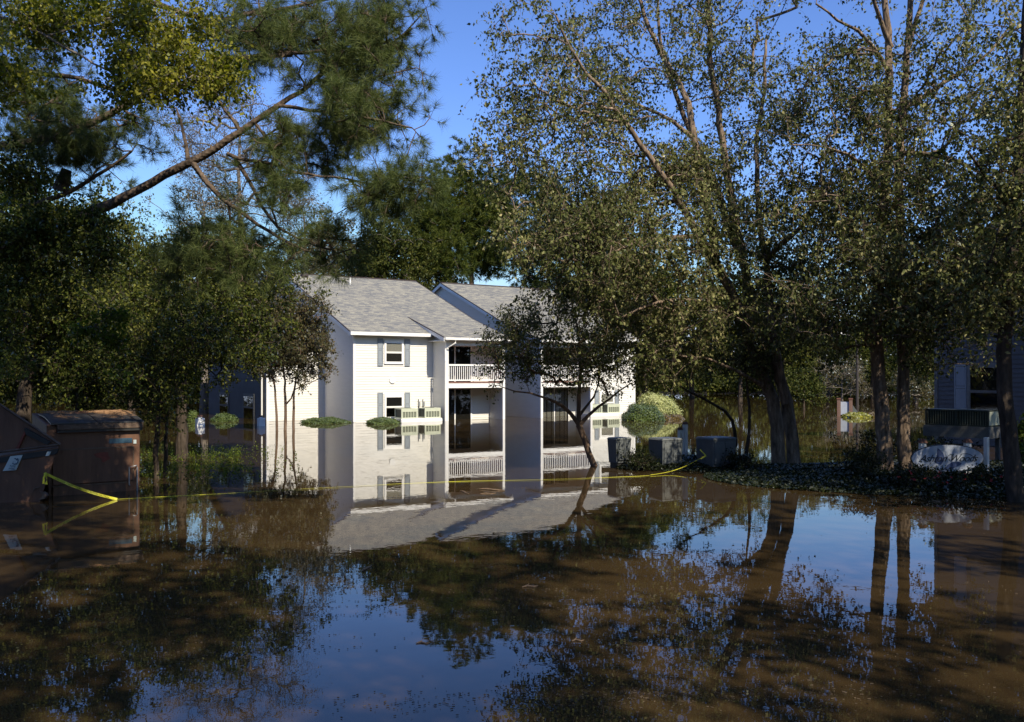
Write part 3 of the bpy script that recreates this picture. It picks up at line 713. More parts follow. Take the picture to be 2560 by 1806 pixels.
# ------------------------------------------------------------------ utility cabinets on the planted strip
def cabinet(loc, rz, w_, d_, z0, z1, label, taper=.03):
    e = empty('utility_cabinet', loc, rz); tag(e, label, 'cabinet', 'grey utility cabinets in the water')
    mb = MB(); a = w_/2; b = d_/2; t = taper
    mb.hexa([(-a+t, -b+t, z0), (a-t, -b+t, z0), (a-t, b-t, z0), (-a+t, b-t, z0), (-a, -b, z1-.05), (a, -b, z1-.05), (a, b, z1-.05), (-a, b, z1-.05)])
    mb.build('cabinet_body', M['cabinet'], e, bevel=.01)
    mb = MB(); mb.hexa([(-a-.015, -b-.015, z1-.048), (a+.015, -b-.015, z1-.048), (a+.015, b+.015, z1-.048), (-a-.015, b+.015, z1-.048), (-a+.02, -b+.02, z1), (a-.02, -b+.02, z1), (a-.02, b-.02, z1), (-a+.02, b-.02, z1)])
    mb.build('lid', M['cabinet'], e, bevel=.006)
    mb = MB(); mb.box(-a*.75, a*.75, -b*.75, b*.75, -.55, z0+.02); mb.build('base', M['frame_dark'], e)
    mb = MB(); mb.box(-a+.05, -.01, -b-.012, -b+.01, z0+.08, z1-.12); mb.box(.01, a-.05, -b-.012, -b+.01, z0+.08, z1-.12); mb.build('door_panel', M['cabinet'], e, bevel=.004)
    vm = MB(); vm.box(-a*.32, a*.32, -.006, .006, 0, .012); vme = vm.mesh('vent_slot', M['frame_dark'])
    for k in range(4): mk('vent_slot', vme, e, (a*.5, -b-.012, z0+.16+k*.035))
    return e
def at(px, py): return WP(px, py)
CR = AL-.08
c = at(1548, 1168); cabinet(c, CR, .48, .42, .12, .78, 'smallest grey utility cabinet, tapered, standing alone at the left by the white wall')
c = at(1664, 1172); cabinet(c, CR, .66, .60, .08, .80, 'middle grey utility cabinet, dappled, with two white posts behind its right side')
c = at(1790, 1172); cabinet(c, CR, .78, .68, .08, .82, 'rightmost grey utility cabinet with the knotted yellow tape across its front')

def whitepost(loc, w_, z1, label, cap=True, capw=None, group=None, mat='trim'):
    e = empty('marker_post', loc, AL); tag(e, label, 'post', group)
    a = w_/2; mb = MB(); mb.box(-a, a, -a, a, -.6, z1); mb.build('post_shaft', M[mat], e, bevel=.006)
    if cap:
        mb = MB(); cw = capw or a*1.25
        mb.hexa([(-cw, -cw, z1+.001), (cw, -cw, z1+.001), (cw, cw, z1+.001), (-cw, cw, z1+.001), (-cw*.5, -cw*.5, z1+.07), (cw*.5, -cw*.5, z1+.07), (cw*.5, cw*.5, z1+.07), (-cw*.5, cw*.5, z1+.07)])
        mb.build('post_cap', M['capbrown'], e)
    return e
c = at(1708, 1150)
whitepost(P(1700, HZ, 25.6)-Vector((0, 0, H)), .10, .90, 'shorter dappled white post behind the middle cabinet', group='white posts with caps')
whitepost(P(1713, HZ, 25.6)-Vector((0, 0, H)), .11, 1.05, 'taller dappled white post behind the middle cabinet', group='white posts with caps')
def pedestal(px, label, w_=.40):
    D = F*H/(1065-HZ); loc = P(px, HZ, D); loc.z = 0
    e = empty('white_pedestal', loc, AL); tag(e, label, 'post', 'white pedestals in front of the left wing')
    a = w_/2; mb = MB(); mb.box(-a, a, -a, a, -.6, .37); mb.build('pedestal_body', M['trim'], e, bevel=.01)
    mb = MB(); mb.box(-a*.45, a*.45, -a*.45, a*.45, .371, .44); mb.build('pedestal_neck', M['trim'], e)
    mb = MB(); mb.box(-a*.65, a*.65, -a*.65, a*.65, .441, .50); mb.build('pedestal_cap', M['capbrown'], e, bevel=.01)
pedestal(500, 'bright sunlit white pedestal with a small brown cap, by the thick tree trunk', .36)
pedestal(653, 'dappled white pedestal with a brown cap at the dark corner of the left wing', .30)

# ------------------------------------------------------------------ oval sign
SD = 20.4; sc_ = P(2368, 1146, SD)
SG = empty('oval_sign', (sc_.x, sc_.y, 0), .04); tag(SG, 'oval pale blue sign with script lettering standing between two capped posts', 'sign')
aw, ah = 183/2/F*SD, 33/F*SD; zc = sc_.z
mb = MB(); mb.prism([(aw*math.cos(t*math.pi/36), -.02, zc+ah*math.sin(t*math.pi/36)) for t in range(72)], (0, .04, 0)); mb.build('sign_board', M['sign'], SG)
mb = MB(); mb.prism([((aw+.018)*math.cos(t*math.pi/36), -.012, zc+(ah+.018)*math.sin(t*math.pi/36)) for t in range(72)], (0, .028, 0)); mb.build('sign_rim', M['frame_dark'], SG)
def sgn(pts, name='emblem', y=-.024, mat='signblue'):
    mb = MB(); mb.prism([(x*aw, y, zc+z*ah) for x, z in pts], (0, .003, 0)); mb.build(name, M[mat], SG)
sgn([(-.28, .78), (-.20, .62), (-.12, .35), (-.08, .0), (-.12, -.25), (-.20, -.50), (-.29, -.42), (-.38, -.25), (-.33, -.05), (-.30, .2), (-.30, .5)])
sgn([(-.10, -.80), (.02, -.45), (.12, -.28), (.28, -.25), (.40, -.35), (.33, -.55), (.20, -.70), (.05, -.95), (-.06, -.95)])
def swash(pts, w_):
    mb = MB(); P_ = [Vector((x*aw, -.026, zc+z*ah)) for x, z in pts]
    mb.tube(P_, w_, 4); mb.build('flourish', M['ink'], SG)
swash([(.36, .28), (.44, .35), (.52, .36), (.62, .28), (.72, .12), (.80, .05)], .006)
swash([(-.02, -.08), (.0, .15), (.08, .32), (.16, .30), (.17, .12), (.12, -.10), (.05, -.16), (.03, -.05)], .006)
for s, x in (('Ashton', -.42), ('Woods', .42)):
    me = text_mesh(s, .24, M['ink'], shear=.45, ext=.002, space=.92)
    o = mk('lettering', me, SG); o.location = (x*aw, -.026, zc-.02*ah); o.rotation_euler = (math.pi/2, 0, 0)
    o.scale = (.92, .9, 1)
for px in (2310, 2425):
    x = (px-2368)/F*SD
    mb = MB(); mb.box(x-.06, x+.06, .03, .15, -.4, zc+ah*.98+.05); mb.build('post', M['trim'], SG)
    mb = MB(); z = zc+ah*.98+.051; c_ = .085
    mb.hexa([(x-c_, .005, z), (x+c_, .005, z), (x+c_, .175, z), (x-c_, .175, z), (x-c_*.5, .05, z+.085), (x+c_*.5, .05, z+.085), (x+c_*.5, .13, z+.085), (x-c_*.5, .13, z+.085)])
    mb.build('post_cap', M['capbrown'], SG)
whitepost(P(2466, HZ, 20.6)-Vector((0, 0, H)), .09, 1.02, 'white post right of the oval sign with sunlit left edge', cap=False, group='white posts with caps')

# ------------------------------------------------------------------ brick entrance sign far right
BD = F*H/(1042-HZ); c = P(2112, HZ, BD); c.z = 0
BSG = empty('brick_sign', c, AL-.9); tag(BSG, 'small sign between brick posts rising from the water beside yellow flowers', 'sign')
def brickpost(x):
    bm_ = MB(); bm_.box(-.16, .16, -.16, .16, 0, .085); me = bm_.mesh('brick', M['brick'])
    for k in range(12): mk('brick', me, BSG, (x, 0, -.2+k*.092))
    mb = MB(); mb.box(x-.15, x+.15, -.15, .15, -.5, .9); mb.build('mortar_core', M['grey'], BSG)
    mb = MB(); mb.box(x-.20, x+.20, -.20, .20, .905, .97); mb.build('post_cap', M['capbrown'], BSG)
BSG.scale = (.6, .7, 1.12)
brickpost(-.55); brickpost(.55)
mb = MB(); mb.box(-.38, .38, -.04, .04, .10, .78); mb.build('sign_board', M['sign'], BSG)
mb = MB(); mb.prism([(.72, 0, -.3), (1.3, 0, -.3), (1.2, 0, .25), (.72, 0, .62)], (0, .08, 0)); mb.build('wing_panel', M['cabinet'], BSG)

# street lamp
LD = 75; lp = P(2143, HZ, LD); lp.z = 0
SLP = empty('street_lamp', lp); tag(SLP, 'street lamp on a dark pole with a pale curved arm among the far trees', 'street lamp')
zt_ = H+(HZ-838)/F*LD
mb = MB(); mb.tube([(0, 0, -.5), (0, 0, zt_-1.0)], [.13, .09], 8); mb.build('pole', M['polebrown'], SLP)
mb = MB(); mb.tube([(0, 0, zt_-1.0), (-.15, 0, zt_-.4), (-.6, 0, zt_-.05), (-1.0, 0, zt_+.08)], .035, 6); mb.build('arm', M['polebrown'], SLP)
mb = MB(); mb.hexa([(-1.7, -.13, zt_+.10), (-1.0, -.1, zt_+.02), (-1.0, .1, zt_+.02), (-1.7, .13, zt_+.10), (-1.6, -.10, zt_+.24), (-1.0, -.07, zt_+.15), (-1.0, .07, zt_+.15), (-1.6, .10, zt_+.24)]); mb.build('lamp_head', M['trim'], SLP)

# ------------------------------------------------------------------ vegetation library
def arr(p): return np.array([tuple(v) for v in p], dtype=float)
def tubes_np(paths, radii, n, rng=None, rough=.0):
    """many tubes -> V,F"""
    VV, FF = [], []; base = 0
    ang = np.arange(n)*2*np.pi/n; ca, sa = np.cos(ang), np.sin(ang)
    for pts, r in zip(paths, radii):
        m = len(pts)
        if m < 2: continue
        t = np.empty_like(pts); t[1:-1] = pts[2:]-pts[:-2]; t[0] = pts[1]-pts[0]; t[-1] = pts[-1]-pts[-2]
        t /= np.linalg.norm(t, axis=1)[:, None]+1e-9
        ref = np.array([.31, .17, .93]) if abs(t[0, 2]) < .9 else np.array([1., .1, 0])
        x = np.cross(t, ref); x /= np.linalg.norm(x, axis=1)[:, None]+1e-9; y = np.cross(t, x)
        rr = r[:, None]*np.ones((m, n))
        if rough and rng is not None: rr = rr*(1+rough*rng.normal(0, 1, (m, n)))
        v = pts[:, None, :]+(x[:, None, :]*ca[None, :, None]+y[:, None, :]*sa[None, :, None])*rr[:, :, None]
        VV.append(v.reshape(-1, 3))
        i = np.arange(m-1)[:, None]*n; k = np.arange(n)[None, :]; k2 = (k+1) % n
        f = np.stack([i+k, i+k2, i+n+k2, i+n+k], -1).reshape(-1, 4)+base
        FF.append(f); base += m*n
    return np.concatenate(VV), np.concatenate(FF)
def resample(pts, step):
    seg = np.linalg.norm(np.diff(pts, axis=0), axis=1); s = np.concatenate([[0], np.cumsum(seg)]); n = max(2, int(s[-1]/step)+1)
    t = np.linspace(0, s[-1], n)
    # catmull style smoothing through fine linear interpolation + box filter
    q = np.stack([np.interp(t, s, pts[:, k]) for k in range(3)], 1)
    for _ in range(2):
        if len(q) > 3: q[1:-1] = q[1:-1]*.5+(q[:-2]+q[2:])*.25
    return q, t/s[-1]
def grow(limbs, anchors, rng, step=.35, tip=.006, expo=.45, wob=.12, upw=.25):
    """limbs: [(pts, r0, r1)]; returns paths, radii for the limbs, and for the branches"""
    npos = []; npar = []; lr = []; LP, LR = [], []
    for pts, r0, r1 in limbs:
        q, t = resample(np.asarray(pts, float), step)
        q[1:-1] += rng.normal(0, .02, (len(q)-2, 3))*min(1, step*2)
        r = r0+(r1-r0)*t**.8; LP.append(q); LR.append(r)
        for i in range(len(q)): npos.append(q[i]); lr.append(r[i]); npar.append(-1)
    nl = len(npos)
    cap = len(anchors)*14+nl; pos = np.zeros((cap, 3)); pos[:nl] = npos; cnt = nl
    wt = np.zeros(cap); par = -np.ones(cap, dtype=int); rad0 = np.zeros(cap); rad0[:nl] = lr
    d0 = np.array([np.min(np.linalg.norm(pos[:nl]-a, axis=1)) for a in anchors]) if len(anchors) else []
    order = np.argsort(d0); paths = []; ends = []
    for ai in order:
        a = anchors[ai]; dv = a-pos[:cnt]; dist = np.linalg.norm(dv, axis=1)
        cost = dist+upw*np.maximum(0, -dv[:, 2])*1.5+.02*(dist > 3)*dist
        j = int(np.argmin(cost)); L_ = dist[j]
        if L_ < .05: continue
        m = min(12, max(2, int(L_/step)+1)); t = np.linspace(0, 1, m+1)[1:]
        p = pos[j]+dv[j]*t[:, None]; bow = rng.normal(0, wob*L_, 3); bow[2] += .06*L_
        p += bow*(np.sin(np.pi*t)*.6)[:, None]
        ids = np.arange(cnt, cnt+m); pos[ids] = p; par[ids] = np.concatenate([[j], ids[:-1]]); cnt += m
        wt[ids[-1]] += 1; paths.append((j, ids)); dlast = p[-1]-(p[-2] if m > 1 else pos[j]); ends.append((ai, dlast/np.linalg.norm(dlast)))
    for i in range(cnt-1, nl-1, -1):
        if par[i] >= nl: wt[par[i]] += wt[i]
    rr = tip*np.maximum(wt, 1)**expo
    BP, BR = [], []
    for j, ids in paths:
        pts = np.concatenate([pos[j:j+1], pos[ids]]); r = np.concatenate([[rr[ids[0]]], rr[ids]])
        if j < nl: r = np.minimum(r, rad0[j]*.8)
        r[0] = r[1] if len(r) > 1 else r[0]; BP.append(pts); BR.append(r)
    dirs = np.zeros((len(anchors), 3)); dirs[:, 2] = 1
    for ai, dd in ends: dirs[ai] = dd
    return LP, LR, BP, BR, dirs
def sample_anchors(ells, n, rng, clump=.35, k=7):
    """ells: (px,py,rx,ry,D,rd,weight) in photograph pixels, rd in metres"""
    w_ = np.array([e[6] for e in ells], float); w_ /= w_.sum(); out = []
    nc = max(4, n//k); cs = []
    for c_ in range(nc):
        e = ells[rng.choice(len(ells), p=w_)]
        while True:
            v = rng.uniform(-1, 1, 3)
            if v@v <= 1: break
        D = e[4]+v[1]*e[5]; cs.append(np.array(P(e[0]+v[0]*e[2], e[1]-v[2]*e[3], D)))
    cs = np.array(cs); idx = rng.integers(0, nc, n)
    return cs[idx]+rng.normal(0, clump, (n, 3))*np.array([1, 1, .75])
def twigs(anchors, dirs, k, length, rng, droop=.2, outward=.5):
    n = len(anchors)*k; a = np.repeat(anchors, k, 0); dd = np.repeat(dirs, k, 0)
    v = rng.normal(0, 1, (n, 3)); v /= np.linalg.norm(v, axis=1)[:, None]; v = v+dd*outward; v /= np.linalg.norm(v, axis=1)[:, None]
    L_ = length*rng.uniform(.5, 1.3, n)[:, None]
    mid = a+v*L_*.55; v2 = v.copy(); v2[:, 2] -= droop*rng.uniform(.5, 1.8, n); v2 /= np.linalg.norm(v2, axis=1)[:, None]
    end = mid+v2*L_*.5
    return a, mid, end
def twigmesh(a, m_, e, r, name, mat, parent):
    n = len(a); ang = np.array([0, 2.094, 4.189]); o1 = np.stack([np.cos(ang), np.sin(ang), 0*ang], 1)
    o1 = o1@np.array([[1, 0, 0], [0, .7, .7], [0, -.7, .7]])
    V_ = np.concatenate([(a[:, None]+o1*r), (m_[:, None]+o1*r*.7), (e[:, None]+o1*r*.3)], 1)
    b = np.arange(n)[:, None]*9; f = []
    for lv in (0, 3):
        for i in range(3):
            j = (i+1) % 3; f.append(np.stack([b[:, 0]+lv+i, b[:, 0]+lv+j, b[:, 0]+lv+3+j, b[:, 0]+lv+3+i], 1))
    o = mk(name, npmesh(name, V_.reshape(-1, 3), np.concatenate(f), mat), parent); tag(o, kind='stuff'); return o
def leafset(a, m_, e, per, size, rng, jit=.05, aspect=.6, hang=.5, clip_z=.02):
    """diamond leaves folded on the midrib, strung along the twigs"""
    n = len(a)*per; A_ = np.repeat(a, per, 0); M_ = np.repeat(m_, per, 0); E_ = np.repeat(e, per, 0)
    t = rng.uniform(.15, 1.05, n)[:, None]; p = np.where(t < .55, A_+(M_-A_)*t/.55, M_+(E_-M_)*(t-.55)/.45)
    p = p+rng.normal(0, jit, (n, 3))
    ax = rng.normal(0, 1, (n, 3)); ax[:, 2] -= hang*1.6; ax /= np.linalg.norm(ax, axis=1)[:, None]
    nr = rng.normal(0, 1, (n, 3)); nr[:, 2] += .6; sd = np.cross(ax, nr); sd /= np.linalg.norm(sd, axis=1)[:, None]+1e-9; nn = np.cross(sd, ax)
    s = (size*rng.uniform(.55, 1.25, n))[:, None]
    keep = p[:, 2] > clip_z+size*.6; p, ax, sd, nn, s = p[keep], ax[keep], sd[keep], nn[keep], s[keep]; n = len(p)
    V_ = np.empty((n, 4, 3)); V_[:, 0] = p; V_[:, 1] = p+ax*s*.42+sd*s*aspect*.5+nn*s*.10; V_[:, 2] = p+ax*s; V_[:, 3] = p+ax*s*.42-sd*s*aspect*.5+nn*s*.10
    f = np.arange(n*4).reshape(n, 4)
    return V_.reshape(-1, 3), f
def needles(a, m_, e, per, length, width, rng):
    """needles radiating from the last part of every twig"""
    n = len(a)*per; M_ = np.repeat(m_, per, 0); E_ = np.repeat(e, per, 0)
    d_ = E_-M_; d_ /= np.linalg.norm(d_, axis=1)[:, None]+1e-9
    t = rng.uniform(0, 1.05, n)[:, None]; p = M_+(E_-M_)*t
    v = rng.normal(0, 1, (n, 3)); v -= (v*d_).sum(1)[:, None]*d_; v /= np.linalg.norm(v, axis=1)[:, None]
    k = rng.uniform(.35, 1.5, n)[:, None]; v = v*np.sin(k)+d_*np.cos(k); v[:, 2] -= .10
    L_ = (length*rng.uniform(.7, 1.2, n))[:, None]
    s = rng.normal(0, 1, (n, 3)); s = np.cross(v, s); s /= np.linalg.norm(s, axis=1)[:, None]
    V_ = np.empty((n, 3, 3)); V_[:, 0] = p-s*width/2; V_[:, 1] = p+s*width/2; V_[:, 2] = p+v*L_
    return V_.reshape(-1, 3), np.arange(n*3).reshape(n, 3)
def pxl(pts):       # [(px,py,D)...] -> points
    return arr([P(*p) for p in pts])
def tree(name, label, cat, limbs, ells, n, bark, leaf, seed, *, k=6, tw=.45, per=9, size=.09, clump=.4, cl_k=7, droop=.2, hang=.5, group=None,
         tip=.006, needle=None, twigr=.004, twig=True, aspect=.6, jit=.05, upw=.25, wob=.12, nside=9, loc=None, step=.35, outward=.5, rough=.04, extra=None, expo=.45):
    rng = np.random.default_rng(seed)
    an = sample_anchors(ells, n, rng, clump, cl_k) if n else np.zeros((0, 3))
    if extra is not None: an = np.concatenate([an, extra])
    an = an[an[:, 2] > .15]
    LP, LR, BP, BR, dirs = grow(limbs, an, rng, step, tip, expo, wob, upw)
    root = loc if loc is not None else LP[0][0]
    root = np.array([root[0], root[1], 0.0])
    e = empty(name, tuple(root)); tag(e, label, cat, group)
    for i_, (p_, r_) in enumerate(zip(LP, LR)):
        V_, F_ = tubes_np([p_-root], [r_], nside, rng, rough); nm = 'trunk' if i_ == 0 or (p_[0][2] < .3 and r_[0] > .05) else 'limb'
        mk(nm, npmesh(nm, V_, F_, bark, True), e)
    if BP:
        V_, F_ = tubes_np([p-root for p in BP], BR, 5); tag(mk('branches', npmesh('branches', V_, F_, bark, True), e), kind='stuff')
    a, m_, q_ = twigs(an-root, dirs, k, tw, rng, droop, outward)
    if twig: twigmesh(a, m_, q_, twigr, 'twigs', bark, e)
    if needle:
        V_, F_ = needles(a, m_, q_, *needle, rng)
    else:
        V_, F_ = leafset(a, m_, q_, per, size, rng, jit, aspect, hang)
    o = mk('crown', npmesh('crown', V_, F_, leaf), e); tag(o, kind='stuff')
    return e

# ------------------------------------------------------------------ river birches on the planted bed (right)
D = 24.2
b1 = [
 (pxl([(1950,1200,D),(1946,1150,D),(1941,1040,D),(1920,966,D),(1894,902,D),(1855,811,D-.2),(1833,725,D-.4),(1786,660,D-.6)]), .205, .11),
 (pxl([(1786,660,D-.6),(1742,591,D-.9),(1700,500,D-1.2),(1640,420,D-1.6),(1560,300,D-2),(1526,247,D-2.2),(1470,190,D-2.5),(1421,120,D-2.8),(1390,40,D-3)]), .12, .025),
 (pxl([(1786,660,D-.6),(1790,621,D-.6),(1773,552,D-.5),(1760,490,D-.4),(1735,346,D-.3),(1717,234,D),(1637,111,D+.3),(1600,12,D+.5),(1570,-120,D+.6)]), .13, .04),
 (pxl([(1985,1200,D+.1),(1986,1148,D+.1),(1971,1018,D+.2),(1945,932,D+.3),(1911,867,D+.5),(1881,802,D+.6),(1868,716,D+.8),(1859,642,D+.9),(1833,604,D+1),(1797,481,D+1.2),(1760,401,D+1.4),(1700,270,D+1.6),(1650,120,D+1.8),(1640,-60,D+2)]), .19, .03),
 (pxl([(1859,642,D+.9),(1835,540,D+.7),(1810,395,D+.4),(1797,272,D+.3),(1775,154,D+.1),(1770,0,D-.2),(1760,-150,D-.4)]), .13, .04),
 (pxl([(1967,1010,D-.25),(1950,923,D-.3),(1933,846,D-.3),(1924,794,D-.2),(1920,673,D),(1911,630,D+.1),(1898,586,D+.2),(1890,346,D+.6),(1908,260,D+.8),(1915,100,D+1)]), .13, .035),
 (pxl([(1915,650,D),(1928,633,D-.3),(1967,604,D-.6),(1997,576,D-1),(2040,520,D-1.4),(2060,440,D-1.6)]), .09, .03),
 (pxl([(1905,964,D-.2),(1868,940,D-.5),(1807,915,D-1),(1764,893,D-1.4),(1700,890,D-1.8)]), .06, .02),
 (pxl([(1858,811,D-.2),(1800,770,D-.8),(1720,745,D-1.5),(1620,760,D-2.2),(1540,800,D-2.8)]), .08, .02),
 (pxl([(1742,591,D-.9),(1690,590,D-1.2),(1620,600,D-1.7),(1540,600,D-2.2),(1450,620,D-2.7)]), .07, .02),
 (pxl([(1735,346,D-.3),(1680,300,D-.2),(1600,260,D),(1500,230,D+.4),(1400,220,D+.8)]), .06, .015),
]
ell1 = [(1400,210,150,230,D-2,2.2,1.0), (1320,350,85,200,D-2.2,1.6,.4), (1620,240,220,260,D,2.6,1.7), (1600,560,280,180,D-1,2.6,2.5), (1435,630,180,180,D-2.2,2.0,1.2),
        (1830,250,170,280,D+.5,2.5,1.2), (1850,560,160,170,D,2,.6), (1960,770,110,90,D-.3,1.6,.8), (1990,640,110,90,D,1.6,.6), (1620,800,240,120,D-1,2,1.5), (1760,-150,450,170,D,3,1.5)]
strays = arr([P(1205,385,D-2.6),P(1196,352,D-2.6),P(1215,205,D-2.4),P(1190,232,D-2.4),P(1240,60,D-2.2),P(1260,20,D-2.2),P(1225,300,D-2.3),P(1240,480,D-2.2),P(1250,560,D-2.2),P(1230,380,D-2.4)])
tree('river_birch', 'big many stemmed river birch leaning left, its two dark trunks joined at the foot', 'tree', b1, ell1, 1750, M['bark_birch'], M['leaf_birch'], 3,
     k=6, tw=.55, per=9, size=.10, clump=.45, cl_k=5, droop=.5, hang=.7, group='trees on the planted bed', tip=.007, twigr=.0045, extra=strays)
D = 21.6
b2 = [
 (pxl([(2216,1215,D),(2212,1150,D),(2205,1040,D),(2196,940,D),(2190,864,D),(2192,790,D),(2201,617,D),(2205,525,D),(2217,432,D),(2220,333,D+.1),(2223,200,D+.1),(2217,62,D+.1),(2205,-60,D+.2),(2190,-250,D+.3)]), .20, .05),
 (pxl([(2262,1215,D+.3),(2260,1100,D+.3),(2257,926,D+.3),(2254,772,D+.3),(2248,617,D+.3),(2251,494,D+.3),(2248,370,D+.3),(2260,247,D+.4),(2272,93,D+.5),(2276,0,D+.6),(2285,-250,D+.8)]), .17, .05),
 (pxl([(2251,383,D+.3),(2340,383,D),(2415,407,D-.4),(2464,438,D-.7)]), .07, .03),
 (pxl([(2258,270,D+.4),(2353,210,D+.8),(2452,154,D+1.2),(2530,60,D+1.6)]), .07, .02),
 (pxl([(2203,480,D),(2168,420,D-.4),(2118,383,D-.8),(2069,370,D-1.2)]), .06, .02),
 (pxl([(2222,180,D),(2155,74,D-.6),(2106,62,D-1),(2040,10,D-1.4)]), .06, .02),
 (pxl([(2229,120,D+.1),(2192,31,D-.2),(2165,-60,D-.4)]), .07, .03),
 (pxl([(2270,120,D+.5),(2303,12,D+.8),(2340,-120,D+1)]), .07, .03),
 (pxl([(2200,600,D),(2150,540,D+.5),(2080,500,D+1)]), .05, .02),
]
ell2 = [(2060,330,150,260,D,2.2,1.0), (2330,300,230,230,D,2.6,1.6), (2360,600,210,170,D-.5,2,1.2), (2150,700,130,130,D-.6,1.6,.55), (2060,560,140,150,D,2,.7), (2250,-120,350,160,D,3,1.0), (2440,760,110,110,D-1,1.4,.35), (2250,520,150,200,D,2,.6), (2110,790,110,80,D-.4,1.4,.55), (2320,780,90,90,D-.5,1.4,.5)]
tree('river_birch', 'tall straight river birch with twin vertical trunks behind the left end of the oval sign', 'tree', b2, ell2, 1350, M['bark_birch'], M['leaf_birch'], 5,
     k=6, tw=.5, per=9, size=.095, clump=.42, cl_k=5, droop=.5, hang=.7, group='trees on the planted bed', tip=.007, twigr=.0045)
D = 17.6
b3 = [(pxl([(2545,1300,D),(2530,1150,D),(2512,1000,D),(2507,926,D),(2513,802,D),(2538,555,D),(2550,370,D),(2560,150,D),(2570,-100,D)]), .17, .07),
      (pxl([(2538,555,D),(2480,450,D-.4),(2420,380,D-.8)]), .06, .02), (pxl([(2515,760,D),(2470,680,D-.5),(2440,640,D-.8)]), .04, .02)]
tree('river_birch', 'dark flaking trunk at the far right edge, in front of the dark house', 'tree', b3,
     [(2480,700,90,130,D-.3,1.2,1), (2560,450,130,250,D,1.6,1.6), (2600,100,200,200,D,2,1)], 420, M['bark_dark'], M['leaf_birch'], 6,  # dark bark in place of birch bark puts shade on this trunk
     k=6, tw=.45, per=7, size=.10, clump=.35, cl_k=5, droop=.5, hang=.7, group='trees on the planted bed', tip=.006)
# crape myrtle in front of the right half
D = 24.6
cm = [(pxl([(1488,1170,D),(1478,1140,D),(1462,1100,D),(1447,1062,D)]), .085, .08),
      (pxl([(1447,1062,D),(1444,1010,D),(1450,960,D),(1452,900,D),(1448,830,D),(1430,760,D)]), .065, .02),
      (pxl([(1447,1062,D),(1425,1026,D-.2),(1404,1006,D-.4),(1378,997,D-.6),(1345,990,D-.9),(1300,982,D-1.1),(1255,968,D-1.3)]), .065, .012),
      (pxl([(1450,1062,D),(1473,1033,D-.1),(1496,1014,D-.2),(1522,990,D-.3),(1544,983,D-.4),(1575,960,D-.5)]), .06, .015),
      (pxl([(1448,1040,D),(1470,1015,D+.2),(1490,990,D+.3),(1502,965,D+.4),(1500,930,D+.5)]), .045, .015),
      (pxl([(1521,990,D-.3),(1519,968,D-.3),(1503,955,D-.3),(1485,930,D-.3)]), .035, .012)]
tree('crape_myrtle', 'crape myrtle with a bent bare trunk standing in the water before the white porches', 'tree', cm,
     [(1370,860,170,75,D-.4,1.6,1.5), (1480,900,110,65,D-.3,1.3,.9), (1270,870,70,70,D-.8,.9,.55), (1330,770,130,60,D,1.4,.8), (1500,790,130,90,D,1.4,.9)], 420, M['bark_myrtle'], M['leaf_birch'], 8,
     k=6, tw=.36, per=8, size=.075, clump=.28, cl_k=6, droop=.3, hang=.4, group='crape myrtles', tip=.005, twigr=.0035)
# crape myrtle before the left wing
D = 40.5
cm2 = [(pxl([(694,1100,D),(692,1060,D),(690,1010,D),(688,960,D),(672,920,D),(660,880,D)]), .065, .03),
       (pxl([(712,1100,D),(716,1060,D),(713,1010,D),(712,965,D),(706,910,D),(712,850,D)]), .08, .03),
       (pxl([(736,1100,D),(732,1060,D),(736,1020,D),(733,990,D),(742,930,D),(760,880,D),(790,830,D)]), .07, .02),
       (pxl([(716,1010,D),(728,995,D-.2),(735,975,D-.2)]), .04, .03), (pxl([(736,975,D),(770,960,D),(800,945,D),(832,930,D)]), .03, .01)]
tree('crape_myrtle', 'slender three stemmed crape myrtle in front of the sunlit left wing wall', 'tree', cm2,
     [(700,860,65,75,D,1.5,1.2), (775,880,50,70,D,1.2,.9), (740,800,80,60,D,1.4,1.2), (650,820,60,60,D,1.2,.9), (720,880,60,40,D,1.2,.8)], 620, M['bark_myrtle'], M['leaf_olive'], 9,
     k=6, tw=.42, per=9, size=.12, clump=.3, cl_k=5, droop=.1, hang=.2, group='crape myrtles', tip=.008, twigr=.007, outward=1.2)
# small bare-stemmed trees between the cabinets and the big birch
for i, (pts, lab, el) in enumerate([
  ([(1798,1180,25.4),(1806,1150,25.4),(1838,1140,25.4),(1842,1090,25.3),(1832,1040,25.2),(1805,1010,25.1),(1765,1005,25),(1730,985,24.8),(1690,960,24.6)], 'thin tree bent over to the left above the rightmost cabinet', [(1700,895,100,40,24.8,1.2,1)]),
  ([(1870,1230,24),(1862,1150,24),(1872,1080,24),(1884,1040,24),(1866,1010,24),(1868,960,24),(1862,920,24)], 'small dark twisted sapling in the water just left of the big birch', [(1855,900,70,50,24,1,1)])]):
    pp = pxl(pts)
    tree('small_tree', lab, 'tree', [(pp, .075, .02)], el, 70, M['bark_dark'], M['leaf_birch'], 20+i, k=6, tw=.35, per=7, size=.075, clump=.3, droop=.3, tip=.006)

